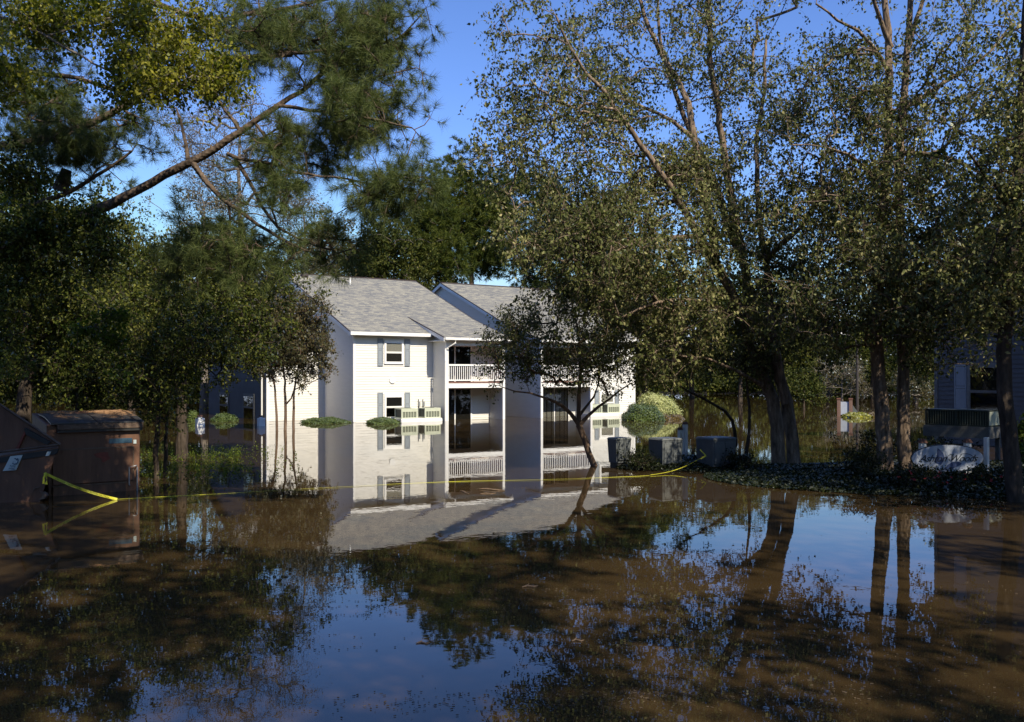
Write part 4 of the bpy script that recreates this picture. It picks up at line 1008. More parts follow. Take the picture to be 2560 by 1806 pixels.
# ------------------------------------------------------------------ foreground pine, upper left
PD = 15.5
def bl(pts, r0, r1, D=PD): return (pxl([(x, y, D+dz) for x, y, dz in pts]), r0, r1)
pine_limbs = [
 (arr([(-11.6,15.2,-.3),(-11.5,15.2,2),(-11.4,15.3,5),(-11.2,15.4,9),(-11,15.5,13)]), .34, .22),
 bl([(-430,740,0),(-200,690,0),(60,600,0),(240,528,0),(335,480,0),(446,418,0),(535,379,0),(591,335,0),(624,307,0),(691,268,.1),(758,228,.3),(803,184,.5),(880,130,.8)], .15, .03),
 bl([(-430,500,.3),(-200,430,.3),(0,365,.4),(110,348,.4),(200,322,.4),(298,278,.4),(400,200,.5),(500,120,.7)], .13, .03),
 bl([(-430,200,.8),(0,180,1),(80,182,1),(190,192,1),(300,230,1.2)], .09, .03),
 bl([(-430,-150,1),(200,-40,1),(418,22,1),(502,42,1),(560,80,1),(640,125,1.1),(730,138,1.2),(850,120,1.3),(960,80,1.5)], .11, .02),
 bl([(500,60,1),(640,30,1),(780,10,1.2),(900,-30,1.4)], .06, .02),
 bl([(560,155,.6),(600,146,.6),(660,140,.6),(730,138,.6)], .07, .03),
 bl([(569,385,0),(608,406,-.2),(664,402,-.4),(694,415,-.5),(742,436,-.6),(802,440,-.8),(867,449,-1),(960,470,-1.2),(1050,480,-1.3)], .035, .006),
 bl([(480,405,0),(500,432,0),(526,471,-.2),(573,514,-.3),(621,540,-.4),(647,566,-.5),(690,592,-.6),(729,613,-.7),(800,640,-.8)], .055, .015),
 bl([(590,400,0),(599,420,-.1),(634,467,-.3),(660,536,-.4),(694,575,-.5),(742,596,-.6),(830,625,-.7)], .04, .012),
 bl([(572,510,-.3),(573,560,-.3),(580,620,-.3),(600,660,-.3)], .025, .01),
 bl([(600,330,0),(575,290,.1),(545,250,.2),(530,215,.2)], .035, .015),
 bl([(470,400,0),(468,360,.1),(455,300,.2),(440,270,.2)], .04, .015),
 bl([(700,265,.1),(760,275,0),(850,280,-.2),(950,300,-.4),(1030,320,-.6)], .035, .012),
 bl([(790,200,.3),(870,210,.1),(960,190,0),(1040,170,-.1)], .03, .01),
 bl([(860,180,.6),(940,140,.6),(1010,90,.6),(1060,30,.6)], .03, .01),
 bl([(55,518,.6),(122,500,.6),(174,481,.6),(215,463,.6),(237,441,.6),(267,430,.6),(296,404,.6),(330,378,.6)], .06, .02),
 bl([(150,478,.6),(156,455,.6),(166,424,.6)], .13, .09),
]
pe = [(820,100,180,120,PD+.8,1.6,2.0), (900,285,110,50,PD-.2,1.0,.9), (970,470,85,30,PD-1.1,.5,.35), (740,370,110,45,PD-.2,.8,.7), (560,640,120,60,PD-.4,1,.8), (790,640,100,30,PD-.7,.8,.4),
      (640,60,120,60,PD+1.1,1.2,.8), (500,170,80,60,PD+.4,.9,.45), (250,350,180,90,PD+.5,1,.9), (80,270,120,130,PD+1,1.2,1.2), (60,60,160,80,PD+1,1.4,.8), (960,130,70,90,PD+.3,.9,.6), (700,480,120,60,PD-.5,.8,.15)]
ptips = arr([P(1060,215,PD-.1),P(1075,295,PD-.4),P(1070,480,PD-1.3),P(1040,500,PD-1.3),P(1010,510,PD-1.2),P(980,520,PD-1.2),P(1050,140,PD),P(1075,60,PD+.4),P(1065,20,PD+.5),P(1020,385,PD-.8),P(1040,330,PD-.6),P(1055,180,PD),P(840,688,PD-.9),P(930,500,PD-1.1)])
tree('loblolly_pine', 'large pine with long needles and thick scaly limbs reaching in from the upper left', 'tree', pine_limbs, pe, 1050, M['bark_pine'], M['needle'], 12,
     k=5, tw=.26, clump=.22, cl_k=5, droop=-.15, needle=(58, .19, .0055), twigr=.005, tip=.008, group='pines', extra=ptips, outward=1.1, upw=.0, wob=.1, rough=.07, step=.25, expo=.38)
# high crown of the same kind of pine overhead, behind the camera's view: it shades the foreground at the left
def freetree(name, label, cat, base, height, r0, ells3, n, bark, leaf, seed, lean=(0, 0), **kw):
    """ells3: (x,y,z,rx,ry,rz,w) in metres"""
    rng = np.random.default_rng(seed); w_ = np.array([e[6] for e in ells3], float); w_ /= w_.sum()
    ck = kw.get('cl_k', 6); nc = max(4, n//ck); cs = []
    for _ in range(nc):
        e = ells3[rng.choice(len(ells3), p=w_)]; v = rng.normal(0, 1, 3); v /= np.linalg.norm(v); v *= rng.uniform(.35, 1)**.5
        cs.append(np.array(e[:3])+v*np.array(e[3:6]))
    cs = np.array(cs); an = cs[rng.integers(0, nc, n)]+rng.normal(0, kw.get('clump', .5), (n, 3))
    x, y = base; t = np.linspace(0, 1, 9)
    z0 = float(ground_z(np.array(x), np.array(y)))-.2
    pts = np.stack([x+lean[0]*t**1.5, y+lean[1]*t**1.5, z0+height*t], 1); pts[1:-1, :2] += rng.normal(0, height*.006, (7, 2))
    return tree(name, label, cat, [(pts, r0, r0*.18)], [], 0, bark, leaf, seed+500, extra=an, **kw)

# ------------------------------------------------------------------ yellow-green leaves hanging before the pine
D = 13.2
yl = [bl([(-300,-60,0),(-60,20,0),(120,90,0),(215,150,0),(300,190,0),(400,200,0),(480,215,0)], .035, .008, D),
      bl([(120,90,0),(200,60,.2),(300,40,.3),(420,30,.4)], .02, .006, D), bl([(-200,300,0),(-40,250,0),(40,235,0)], .02, .006, D)]
tree('sweetgum_tree', 'bough of sunlit yellow green leaves hanging across the upper left corner', 'tree', yl,
     [(340,185,150,65,D,.8,2.0), (130,60,120,70,D+.2,.8,1.2), (430,80,90,60,D+.2,.6,.7), (520,190,60,40,D,.4,.45), (300,40,120,40,D+.2,.6,.6), (30,200,50,50,D,.5,.3)], 460, M['bark_grey'], M['leaf_yellow'], 14,
     k=6, tw=.24, per=8, size=.07, clump=.16, cl_k=5, droop=.3, hang=.6, tip=.003, twigr=.002, step=.2)
# vines and dark broadleaf mass at the left
def dark_tree(label, base, D, trunks, ells, n, leaf, seed, size=.09, bark='bark_dark', name='broadleaf_tree', **kw):
    limbs = [(pxl(t), r0, r1) for t, r0, r1 in trunks]
    opts = dict(k=6, tw=.4, per=9, size=size, clump=.32, cl_k=6, droop=.25, hang=.4, group='broadleaf trees at the left', tip=.006)
    opts.update(kw)
    return tree(name, label, 'tree', limbs, ells, n, M[bark], M[leaf], seed, **opts)
D = 21.5
dark_tree('young tree with two thin black trunks in the water right beside the closed dumpster', None, D,
   [([(392,1215,D),(388,1180,D),(384,1140,D),(394,1090,D),(398,1040,D),(400,980,D),(390,900,D)], .075, .03), ([(412,1210,D+.3),(416,1160,D+.3),(408,1120,D+.3),(418,1085,D+.3),(416,1040,D+.3),(422,980,D+.3),(430,900,D+.3)], .055, .025)],
   [(370,920,90,75,D,1.2,1.3), (300,860,90,70,D,1.2,.8), (460,850,80,70,D,1.2,.7), (400,1000,60,40,D,.8,.35), (370,780,120,70,D,1.3,.7)], 300, 'leaf_dark', 31, .085)
D = 27
dark_tree('tree with the thickest ivy patched trunk, standing before the shaded wing', None, D,
   [([(455,1180,D),(455,1100,D),(452,1020,D),(455,940,D),(450,860,D),(430,760,D),(420,690,D)], .20, .07), ([(450,860,D),(500,790,D-.3),(560,740,D-.6)], .06, .02), ([(440,800,D),(380,740,D+.3),(330,680,D+.6)], .06, .02)],
   [(430,700,130,120,D,2,1.6), (540,760,100,100,D-.4,1.6,1.2), (600,830,110,80,D-.6,1.5,1.0), (680,760,90,90,D,1.4,.8), (330,700,110,120,D,2,1), (520,880,90,60,D-.4,1.3,.5), (600,680,110,70,D,1.6,.6)], 620, 'leaf_dark', 32, .10)
D = 23.5
dark_tree('dense dark vine covered tree filling the far left behind the dumpsters', None, D,
   [([(60,1200,D),(60,1000,D),(80,800,D),(90,650,D),(110,580,D)], .24, .08), ([(180,1180,D+1),(200,1000,D+1),(190,850,D+1),(240,640,D+1)], .14, .05), ([(-120,1180,D),(-100,900,D),(-60,600,D)], .2, .1), ([(90,620,D),(60,560,D),(50,500,D)], .07, .03)],
   [(110,680,150,140,D,2,1.8), (240,760,110,160,D+.5,2,1.4), (40,880,150,130,D,2,1.6), (200,930,120,70,D+.5,1.6,1.0), (-100,700,150,300,D,2,1.8), (240,570,90,70,D,1.2,.8), (60,480,80,60,D,1.4,.5)], 760, 'leaf_dark', 33, .105)
D = 16.8
dark_tree('sprays of bright vine leaves hanging in the gloom above the dumpsters', None, D,
   [([(-200,600,D),(-60,640,D),(0,745,D),(40,770,D),(75,790,D)], .03, .008), ([(-200,500,D),(60,540,D),(160,640,D),(200,720,D),(250,770,D)], .025, .006), ([(75,560,D),(200,560,D),(245,530,D)], .02, .008)],
   [(280,790,30,25,D,.35,.7), (150,810,50,30,D,.4,.5), (290,840,22,20,D,.3,.3), (200,840,60,30,D,.4,.35), (90,440,30,40,D,.4,.3), (60,500,40,40,D,.4,.3), (200,550,50,60,D,.5,.5), (210,490,40,40,D,.4,.4), (130,620,80,40,D,.5,.25), (60,360,30,30,D,.3,.3), (330,930,40,40,D,.4,.3)], 130, 'leaf_vine', 34, .08, bark='bark_grey', name='hanging_vine', clump=.12, tw=.2, per=6, k=5, tip=.003, twigr=.002)
D = 14.6
dark_tree('dark leafy boughs hiding the root of the big pine limb at the left edge', None, D,
   [([(-300,700,D),(-120,660,D),(20,620,D),(120,570,D),(200,540,D)], .05, .01), ([(-300,900,D),(-100,880,D),(60,830,D)], .04, .01)],
   [(160,570,90,55,D,.5,1.3), (60,620,110,90,D,.6,1.5), (210,640,50,50,D,.5,.4), (20,760,90,90,D,.6,.9), (40,440,50,50,D,.5,.35), (20,900,70,60,D,.6,.5)], 330, 'leaf_dark', 36, .07, clump=.16, tw=.24, tip=.003, twigr=.002)
# ------------------------------------------------------------------ middle distance and background trees
def far_tree(name, label, px, D, top, halfw, bark, leaf, seed, n=260, low=960, per=10, size=.28, k=6, tw=.9, base=None, needle=None, clump=.8, **kw):
    """a tree at depth D whose crown spans px +- halfw and rows top..low"""
    base = base or P(px, HZ, D); x = base.x; y = base.y
    ztop = H+(HZ-top)/F*D; zlow = max(.6, H+(HZ-low)/F*D); hw = halfw/F*D
    zc_ = (ztop+zlow)/2; rz_ = (ztop-zlow)/2*1.12
    opts = dict(k=k, tw=tw, per=per, size=size, clump=clump, cl_k=7, tip=.02, twigr=.012, twig=False, droop=.1, hang=.2, jit=.15, group='trees behind the buildings', nside=7, step=.9, upw=.35)
    opts.update(kw)
    ells = [(x, y, zc_, hw*.85, hw*.75, rz_*.85, 1.2), (x-hw*.3, y, zc_+rz_*.3, hw*.6, hw*.5, rz_*.6, .6), (x+hw*.35, y, zc_-rz_*.25, hw*.6, hw*.5, rz_*.55, .6)]
    return freetree(name, label, 'tree', (x, y), (ztop-0)*.9, .06+ztop*.016, ells, n, bark, leaf, seed, needle=needle, **opts)
FP = dict(needle=(40, .45, .05), tw=.8, k=6, clump=.6)
far_tree('pine_tree', 'tallest far pine rising behind the gap between the two roof ridges', 1180, 82, 370, 115, M['bark_pine'], M['needle_far'], 41, n=460, low=700, **FP)
far_tree('pine_tree', 'far pine with a rounded dark crown just behind the right hand roof ridge', 1090, 78, 520, 70, M['bark_pine'], M['needle_far'], 42, n=230, low=740, **FP)
far_tree('pine_tree', 'dark far pine half hidden by the left side of the big birch crown', 1370, 84, 430, 110, M['bark_pine'], M['needle_far'], 43, n=300, low=760, **FP)
far_tree('pine_tree', 'broad far pine behind the middle of the big birch', 1520, 88, 520, 120, M['bark_pine'], M['needle_far'], 44, n=300, low=800, **FP)
W_ = M['leaf_wood']
far_tree('oak_tree', 'small green tree above the middle of the left roof ridge', 985, 76, 560, 75, M['bark_grey'], W_, 45, n=300, low=760, size=.25)
far_tree('oak_tree', 'brownish autumn tree above the left part of the roof', 860, 78, 570, 90, M['bark_grey'], M['leaf_olive'], 46, n=300, low=780, size=.24)
far_tree('oak_tree', 'olive autumn tree behind the shaded left wing', 700, 74, 620, 100, M['bark_grey'], M['leaf_olive'], 47, n=220, low=900, size=.24)
far_tree('sycamore_tree', 'tall sparse olive tree seen between the pine limbs at the left', 510, 62, 440, 120, M['bark_grey'], M['leaf_olive'], 48, n=260, low=860, size=.17, per=8, twig=True, twigr=.012)
far_tree('sycamore_tree', 'nearly bare grey tree whose twigs fill the sky under the main pine limb', 600, 66, 240, 190, M['bark_grey'], M['leaf_grey'], 49, n=330, low=560, size=.11, per=9, k=8, tw=1.1, twig=True, twigr=.009)
far_tree('sycamore_tree', 'thin leafed pale tree right of the hanging pine branches', 760, 70, 480, 80, M['bark_grey'], M['leaf_olive'], 50, n=120, low=680, size=.15, per=7, twig=True, twigr=.01)
far_tree('oak_tree', 'dark tree behind the thick ivy patched trunk', 330, 48, 560, 150, M['bark_dark'], M['leaf_dark'], 51, n=300, low=960, size=.18)
far_tree('oak_tree', 'dark tree in the back at the far left', 60, 44, 420, 190, M['bark_dark'], M['leaf_dark'], 52, n=330, low=960, size=.17)
lst = [(1610, 95, 600, 105, 'dark rounded tree right above the clipped bushes', 'leaf_dark'), (1730, 100, 640, 100, 'tree filling the gap behind the bent thin tree', 'leaf_wood'),
       (1850, 92, 680, 100, 'tree directly behind the big birch trunks', 'leaf_dark'), (1960, 104, 690, 95, 'tree just right of the big birch trunks, left of the street lamp', 'leaf_wood'),
       (2070, 110, 720, 95, 'far tree around the street lamp head', 'leaf_dark'), (2180, 118, 690, 100, 'far tree seen between the birch trunks on the bed', 'leaf_wood'),
       (2290, 100, 640, 100, 'dark tree touching the left corner of the dark house', 'leaf_dark'), (1480, 96, 640, 100, 'dark tree right behind the right end of the roof', 'leaf_wood'),
       (2420, 90, 560, 130, 'tree behind the roof of the dark house', 'leaf_dark')]
for i, (px, D, top, hw, lab, lf) in enumerate(lst):
    far_tree('oak_tree', lab, px, D, top, hw, M['bark_dark'], M[lf], 60+i, n=260, low=975, size=.30)
# the far wood beyond: one mass of trees with an open edge
rng = np.random.default_rng(77)
n = 8000; xx = rng.uniform(-75, 110, n); yy = rng.uniform(124, 150, n); tp = 9+3.5*np.sin(xx*.13)+2.5*np.sin(xx*.31+1)+2*np.sin(xx*.9); zz = rng.uniform(.0, 1, n)**.9*tp
an = np.stack([xx, yy, zz+.5], 1); dirs = np.zeros_like(an); dirs[:, 2] = 1
a, m_, e_ = twigs(an, dirs, 3, 1.2, rng, .1)
V_, F_ = leafset(a, m_, e_, 7, .55, rng, .3, .7, .1)
o = mk('distant_wood', npmesh('distant_wood', V_, F_, M['leaf_wood'])); tag(o, 'line of far trees closing the view beyond the flooded ground', 'trees', kind='stuff')
n = 4200; xx = rng.uniform(-70, 100, n); yy = rng.uniform(119, 126, n); zz = rng.uniform(0, 1, n)*(3+1.2*np.sin(xx*.4))
an = np.stack([xx, yy, zz], 1); dirs = np.zeros_like(an); dirs[:, 2] = 1
a, m_, e_ = twigs(an, dirs, 3, .8, rng, .1); V_, F_ = leafset(a, m_, e_, 6, .42, rng, .25, .7, .1)
o = mk('far_undergrowth', npmesh('far_undergrowth', V_, F_, M['leaf_wood'])); tag(o, 'low undergrowth along the far edge of the water', 'undergrowth', kind='stuff')
# trees beyond the left bank
n = 3000; yy = rng.uniform(40, 130, n); xx = -.60*yy-6-rng.uniform(0, 12, n)+4; zz = rng.uniform(0, 1, n)**.8*(8+3*np.sin(yy*.2))+.5
an = np.stack([xx, yy, zz], 1); dirs = np.zeros_like(an); dirs[:, 2] = 1
a, m_, e_ = twigs(an, dirs, 3, 1.0, rng, .1); V_, F_ = leafset(a, m_, e_, 7, .40, rng, .3, .7, .1)
o = mk('left_wood', npmesh('left_wood', V_, F_, M['leaf_dark'])); tag(o, 'dark wood closing the view at the far left', 'trees', kind='stuff')

n = 2600; xx = rng.uniform(-48, -13, n); yy = rng.uniform(78, 92, n); zz = rng.uniform(0, 1, n)**.9*(10+2*np.sin(xx*.5))+.2
an = np.stack([xx, yy, zz], 1); dirs = np.zeros_like(an); dirs[:, 2] = 1
a, m_, e_ = twigs(an, dirs, 3, 1.0, rng, .1); V_, F_ = leafset(a, m_, e_, 7, .40, rng, .3, .7, .1)
o = mk('wood_behind_wing', npmesh('wood_behind_wing', V_, F_, M['leaf_wood'])); tag(o, 'green wood edge behind the shaded wing and the left trunks', 'trees', kind='stuff')
# small shrubs and low trees along the far water
far_tree('shrub', 'bright green shrub hanging over the water right of the big birch trunks', 2010, 66, 940, 38, M['bark_dark'], M['leaf_wood'], 80, n=60, low=1015, size=.2, tw=.5, clump=.3, group='shrubs by the far water')
far_tree('shrub', 'grey green bare twigged shrub behind the small brick sign', 2105, 84, 895, 60, M['bark_grey'], M['leaf_olive'], 81, n=80, low=985, size=.16, per=6, tw=.8, twig=True, clump=.5, group='shrubs by the far water')
far_tree('shrub', 'pale shrub seen between the birch trunks near the dark house', 2290, 80, 930, 50, M['bark_grey'], M['leaf_olive'], 82, n=60, low=990, size=.16, tw=.7, clump=.4, group='shrubs by the far water')

# ------------------------------------------------------------------ clipped bushes
def bush(name, label, px, py, rx, ztop, D, leaf, seed, size=.05, nleaf=9000, flat=.9, group='clipped bushes', ry=None, sink=.0):
    """dome of small leaves: centre at px, half width rx (pixels), rising to ztop (m) above the water"""
    rng = np.random.default_rng(seed); c_ = P(px, HZ, D); R = rx/F*D; ry = ry or R
    e = empty(name, (c_.x, c_.y, 0)); tag(e, label, 'bush', group)
    v = rng.normal(0, 1, (nleaf, 3)); v[:, 2] = np.abs(v[:, 2]); v /= np.linalg.norm(v, axis=1)[:, None]
    lump = 1+.05*np.sin(v[:, 0]*7+seed)+.05*np.sin(v[:, 1]*9)+.04*np.sin(v[:, 2]*12+v[:, 0]*5)
    rr = rng.uniform(.86, 1.03, nleaf)*lump
    p = v*(rr*(1+np.abs(rng.normal(0, .06, nleaf))*(rng.uniform(0, 1, nleaf) < .3)))[:, None]*np.array([R, ry, ztop+sink]); p[:, 2] -= sink
    nr = v/np.array([R, ry, ztop+sink])**1; nr /= np.linalg.norm(nr, axis=1)[:, None]; nr = nr+rng.normal(0, .45, (nleaf, 3)); nr /= np.linalg.norm(nr, axis=1)[:, None]
    ax = np.cross(nr, rng.normal(0, 1, (nleaf, 3))); ax /= np.linalg.norm(ax, axis=1)[:, None]; sd = np.cross(nr, ax); s = (size*rng.uniform(.6, 1.3, nleaf))[:, None]
    V_ = np.empty((nleaf, 4, 3)); V_[:, 0] = p-ax*s*.5; V_[:, 1] = p+sd*s*.35; V_[:, 2] = p+ax*s*.5; V_[:, 3] = p-sd*s*.35
    o = mk('foliage', npmesh('foliage', V_.reshape(-1, 3), np.arange(nleaf*4).reshape(-1, 4), leaf), e); tag(o, kind='stuff')
    mb = MB(); nn_ = 14
    ring = [[(R*.84*math.cos(2*math.pi*k/nn_)*math.cos(t), ry*.84*math.sin(2*math.pi*k/nn_)*math.cos(t), (ztop+sink)*.84*math.sin(t)-sink) for k in range(nn_)] for t in (0, .4, .8, 1.2, 1.5)]
    for a_, b_ in zip(ring[:-1], ring[1:]):
        for k in range(nn_): mb.quad(a_[k], a_[(k+1) % nn_], b_[(k+1) % nn_], b_[k])
    mb.quad(*ring[-1]); mb.build('inner_twigs', M['bark_dark'], e)
    return e
bush('clipped_bush', 'big pale round clipped bush at the right end of the white building', 1637, 0, 62, 1.28, 55, M['bush_pale'], 91, .085, 22000, sink=.35)
bush('clipped_bush', 'round green clipped bush in front of the big pale one', 1607, 0, 56, .84, 50, M['bush_green'], 92, .075, 16000, sink=.3)
bush('clipped_bush', 'small rusty orange bush tuft at the right foot of the pale bush', 1690, 0, 22, .26, 51, M['bush_rust'], 93, .06, 3500, sink=.1)
bush('clipped_bush', 'small rusty bush between the green bush and the orange tuft', 1660, 0, 20, .28, 50.5, M['bush_rust'], 94, .06, 3000, sink=.1)
bush('clipped_bush', 'long low green bush top in the water at the foot of the shaded side wall', 813, 0, 58, .27, 47, M['bush_green'], 95, .075, 8000, ry=.9, sink=.05)
bush('clipped_bush', 'low green bush top in the water under the left ground floor window', 957, 0, 40, .30, 46.3, M['bush_green'], 96, .07, 6000, ry=.8, sink=.05)
bush('clipped_bush', 'low shaded green bush before the dark wall of the left wing', 560, 0, 32, .38, 49, M['bush_green'], 97, .08, 4500, sink=.1)
bush('clipped_bush', 'round shaded bush partly hidden by the thick ivy patched trunk', 482, 0, 15, .55, 49, M['bush_green'], 98, .08, 2500, sink=.1)
bush('flower_patch', 'patch of bright yellow plants at the foot of the small brick sign', 2142, 0, 34, .28, BD-1, M['bush_yellow'], 99, .11, 2500, group='shrubs by the far water', ry=.8)
bush('flower_patch', 'rusty red plants right of the bright yellow patch', 2182, 0, 22, .25, BD-.5, M['bush_rust'], 100, .11, 1200, group='shrubs by the far water', ry=.6)
bush('shrub', 'bright green leafy shrub at the very right edge beside the dark trunk', 2556, 0, 22, 1.25, 24, M['leaf_vine'], 101, .09, 900, group='shrubs by the far water')

# ground cover on the beds
def cover(name, label, bed, n, h, size, leaf, seed, edge=1.03):
    rng = np.random.default_rng(seed); cx, cy, rx, ry, hh, rot = bed
    t = rng.uniform(0, 2*np.pi, n); r = np.sqrt(rng.uniform(0, 1, n))*edge
    lx, ly = r*rx*np.cos(t), r*ry*np.sin(t); c_, s_ = math.cos(rot), math.sin(rot); x = cx+lx*c_-ly*s_; y = cy+lx*s_+ly*c_
    hn = h*(.55+.45*np.sin(x*2.1+1)*np.sin(y*1.7))*(1-.75*r**3)
    z = np.maximum(ground_z(x, y), 0)+rng.uniform(0, 1, n)**.6*hn+.01
    p = np.stack([x, y, z], 1)
    nr = rng.normal(0, .7, (n, 3)); nr[:, 2] += 1; nr /= np.linalg.norm(nr, axis=1)[:, None]
    ax = np.cross(nr, rng.normal(0, 1, (n, 3))); ax /= np.linalg.norm(ax, axis=1)[:, None]; sd = np.cross(nr, ax); s = (size*rng.uniform(.6, 1.4, n))[:, None]
    V_ = np.empty((n, 4, 3)); V_[:, 0] = p-ax*s*.5; V_[:, 1] = p+sd*s*.35; V_[:, 2] = p+ax*s*.5; V_[:, 3] = p-sd*s*.35
    o = mk(name, npmesh(name, V_.reshape(-1, 3), np.arange(n*4).reshape(-1, 4), leaf)); tag(o, label, 'ground cover', kind='stuff'); return o
cover('ground_cover', 'dark ivy and low plants covering the bed under the birches', BEDS[0], 60000, .22, .07, M['cover'], 111)
cover('ground_cover', 'low dark shrubs round the feet of the grey cabinets', BEDS[1], 15000, .22, .06, M['cover'], 112)
# taller leafy shrubs on the bed
rng = np.random.default_rng(5)
def low_shrub(px, py, D, hw, h, label, seed, leaf='cover', n=40, group='shrubs on the planted bed', petals=0):
    c_ = P(px, HZ, D); r2 = np.random.default_rng(seed); w_ = hw/F*D
    an = np.stack([c_.x+r2.normal(0, w_*.5, n), c_.y+r2.normal(0, .35, n), .15+r2.uniform(.15, 1, n)*h], 1)
    limbs = [(np.array([[c_.x+dx, c_.y, -.1], [c_.x+dx*1.6, c_.y, h*.5]]), .02, .01) for dx in (-.1*w_, .15*w_)]
    e = tree('flowering_shrub' if petals else 'low_shrub', label, 'shrub', limbs, [], 0, M['bark_dark'], M[leaf], seed, extra=an, k=5, tw=.16, per=7, size=.06, tip=.003, twigr=.0025, step=.15, group=group)
    pm = MB()
    for k in range(6):
        q0 = k*math.pi/3; pm.quad((0, 0, 0), (.022*math.cos(q0-.45), .022*math.sin(q0-.45), .010), (.042*math.cos(q0), .042*math.sin(q0), .016), (.022*math.cos(q0+.45), .022*math.sin(q0+.45), .010))
    if petals:
        pme = pm.mesh('flower', M['petal'])
        for k in range(petals):
            o = mk('flower', pme, e, (r2.normal(0, w_*.6), -.35+r2.uniform(-.2, .3), .18+r2.uniform(0, 1)*h*.9)); o.rotation_euler = (r2.uniform(.3, 1.5), 0, r2.uniform(-.8, .8))
    return e
low_shrub(2375, 0, 19.3, 50, .22, 'red flowering shrub right under the oval sign', 201, petals=11)
low_shrub(2270, 0, 19.2, 50, .30, 'red flowering shrub left of the oval sign', 202, petals=6)
low_shrub(2480, 0, 19.2, 50, .28, 'red flowering shrub below the white post at the right', 203, petals=7)
low_shrub(2160, 0, 20.6, 40, .55, 'leafy dark shrub left of the twin trunked birch', 204)
low_shrub(2170, 0, 22.8, 35, .85, 'taller dark shrub behind the left birch trunk', 205, n=60)
low_shrub(1600, 0, 23.4, 30, .28, 'low dark shrub between the smallest and the middle cabinet', 206)
low_shrub(1850, 0, 23.0, 26, .24, 'low dark shrub at the right foot of the last cabinet', 207)
low_shrub(2330, 0, 24.5, 90, .5, 'dark shrub mass behind the oval sign', 208, n=110)

# ------------------------------------------------------------------ caution tape
def ribbon(name, pts, w_, label=None, parent=None, twist=0, th=.0012, vert=True):
    mb = MB(); pts = [Vector(p) for p in pts]; prev = None
    for i, p in enumerate(pts):
        t = (pts[min(i+1, len(pts)-1)]-pts[max(i-1, 0)]).normalized()
        up = Vector((0, 0, 1)) if vert else Vector((0, 1, 0)); s_ = (up-t*up.dot(t)).normalized(); n_ = t.cross(s_)
        a_ = twist*i/len(pts)+.25*math.sin(i*1.3); s2 = s_*math.cos(a_)+n_*math.sin(a_); n2 = -s_*math.sin(a_)+n_*math.cos(a_)
        cur = [p+s2*w_/2-n2*th, p+s2*w_/2+n2*th, p-s2*w_/2+n2*th, p-s2*w_/2-n2*th]
        if prev:
            for k in range(4): mb.quad(prev[k], prev[(k+1) % 4], cur[(k+1) % 4], cur[k])
        prev = cur
    return mb.build(name, M['yellow'], parent)
tp = empty('caution_tape', WP(293, 1248)); tag(tp, 'yellow caution tape running from the dumpsters over the water to the cabinets', 'tape')
off = Vector(tp.location)
Kn = P(116, 1187, 17.3); E1 = WP(293, 1250)
pts = [Kn.lerp(E1, t)-off+Vector((0, 0, -.05*math.sin(math.pi*t)+.01)) for t in np.linspace(0, 1, 14)]
ribbon('tape_strip', pts, .048, parent=tp)
tme = text_mesh('CAUTION', .042, M['ink'], ext=.0004)
for k in (2, 4, 6, 8, 10):
    o = mk('lettering', tme, tp); a_, b_ = pts[k], pts[k+1]; t_ = (b_-a_).normalized(); up_ = Vector((0, 0, 1)); up_ = (up_-t_*up_.dot(t_)).normalized(); n_ = t_.cross(up_)
    mt = Matrix((t_, up_, n_)).transposed().to_4x4(); mt.translation = (a_+b_)/2+n_*.004; o.matrix_local = mt
ribbon('tape_knot', [Kn-off+Vector((x, -.02, z)) for x, z in ((-.02, .04), (0, .0), (.02, -.10), (.0, -.18))], .06, parent=tp)
ribbon('tape_knot', [Kn-off+Vector((x, -.04, z)) for x, z in ((.0, .02), (-.03, -.06), (-.035, -.17))], .045, parent=tp)
wps = [(293,1250),(420,1243),(560,1236),(700,1227),(850,1219),(1000,1211),(1150,1205),(1250,1203),(1350,1201),(1420,1199),(1500,1196),(1600,1192),(1624,1190)]
pts = [WP(x, y)-off+Vector((0, 0, .012)) for x, y in wps]
ribbon('tape_strip', pts, .02, parent=tp, vert=False)
K2 = P(1765, 1140, 23.6)
A3 = WP(1626, 1190)
ribbon('tape_strip', [A3.lerp(K2, t)-off+Vector((0, 0, .02-.10*math.sin(math.pi*t)+.0)) for t in np.linspace(0, 1, 9)], .012, parent=tp)
for d1 in ((-.16, .16), (-.14, -.08), (.06, -.12)):
    ribbon('tape_knot', [K2-off+Vector((d1[0]*t, -.03, d1[1]*t)) for t in (0, .5, 1)], .03, parent=tp)
K3 = P(1806, 1132, 23.55); ribbon('tape_strip', [K2.lerp(K3, t)-off+Vector((0, -.03, -.02)) for t in np.linspace(0, 1, 5)], .04, parent=tp)
K4 = P(1842, 1120, 24.3); ribbon('tape_strip', [K3.lerp(K4, t)-off for t in np.linspace(0, 1, 4)], .02, parent=tp)

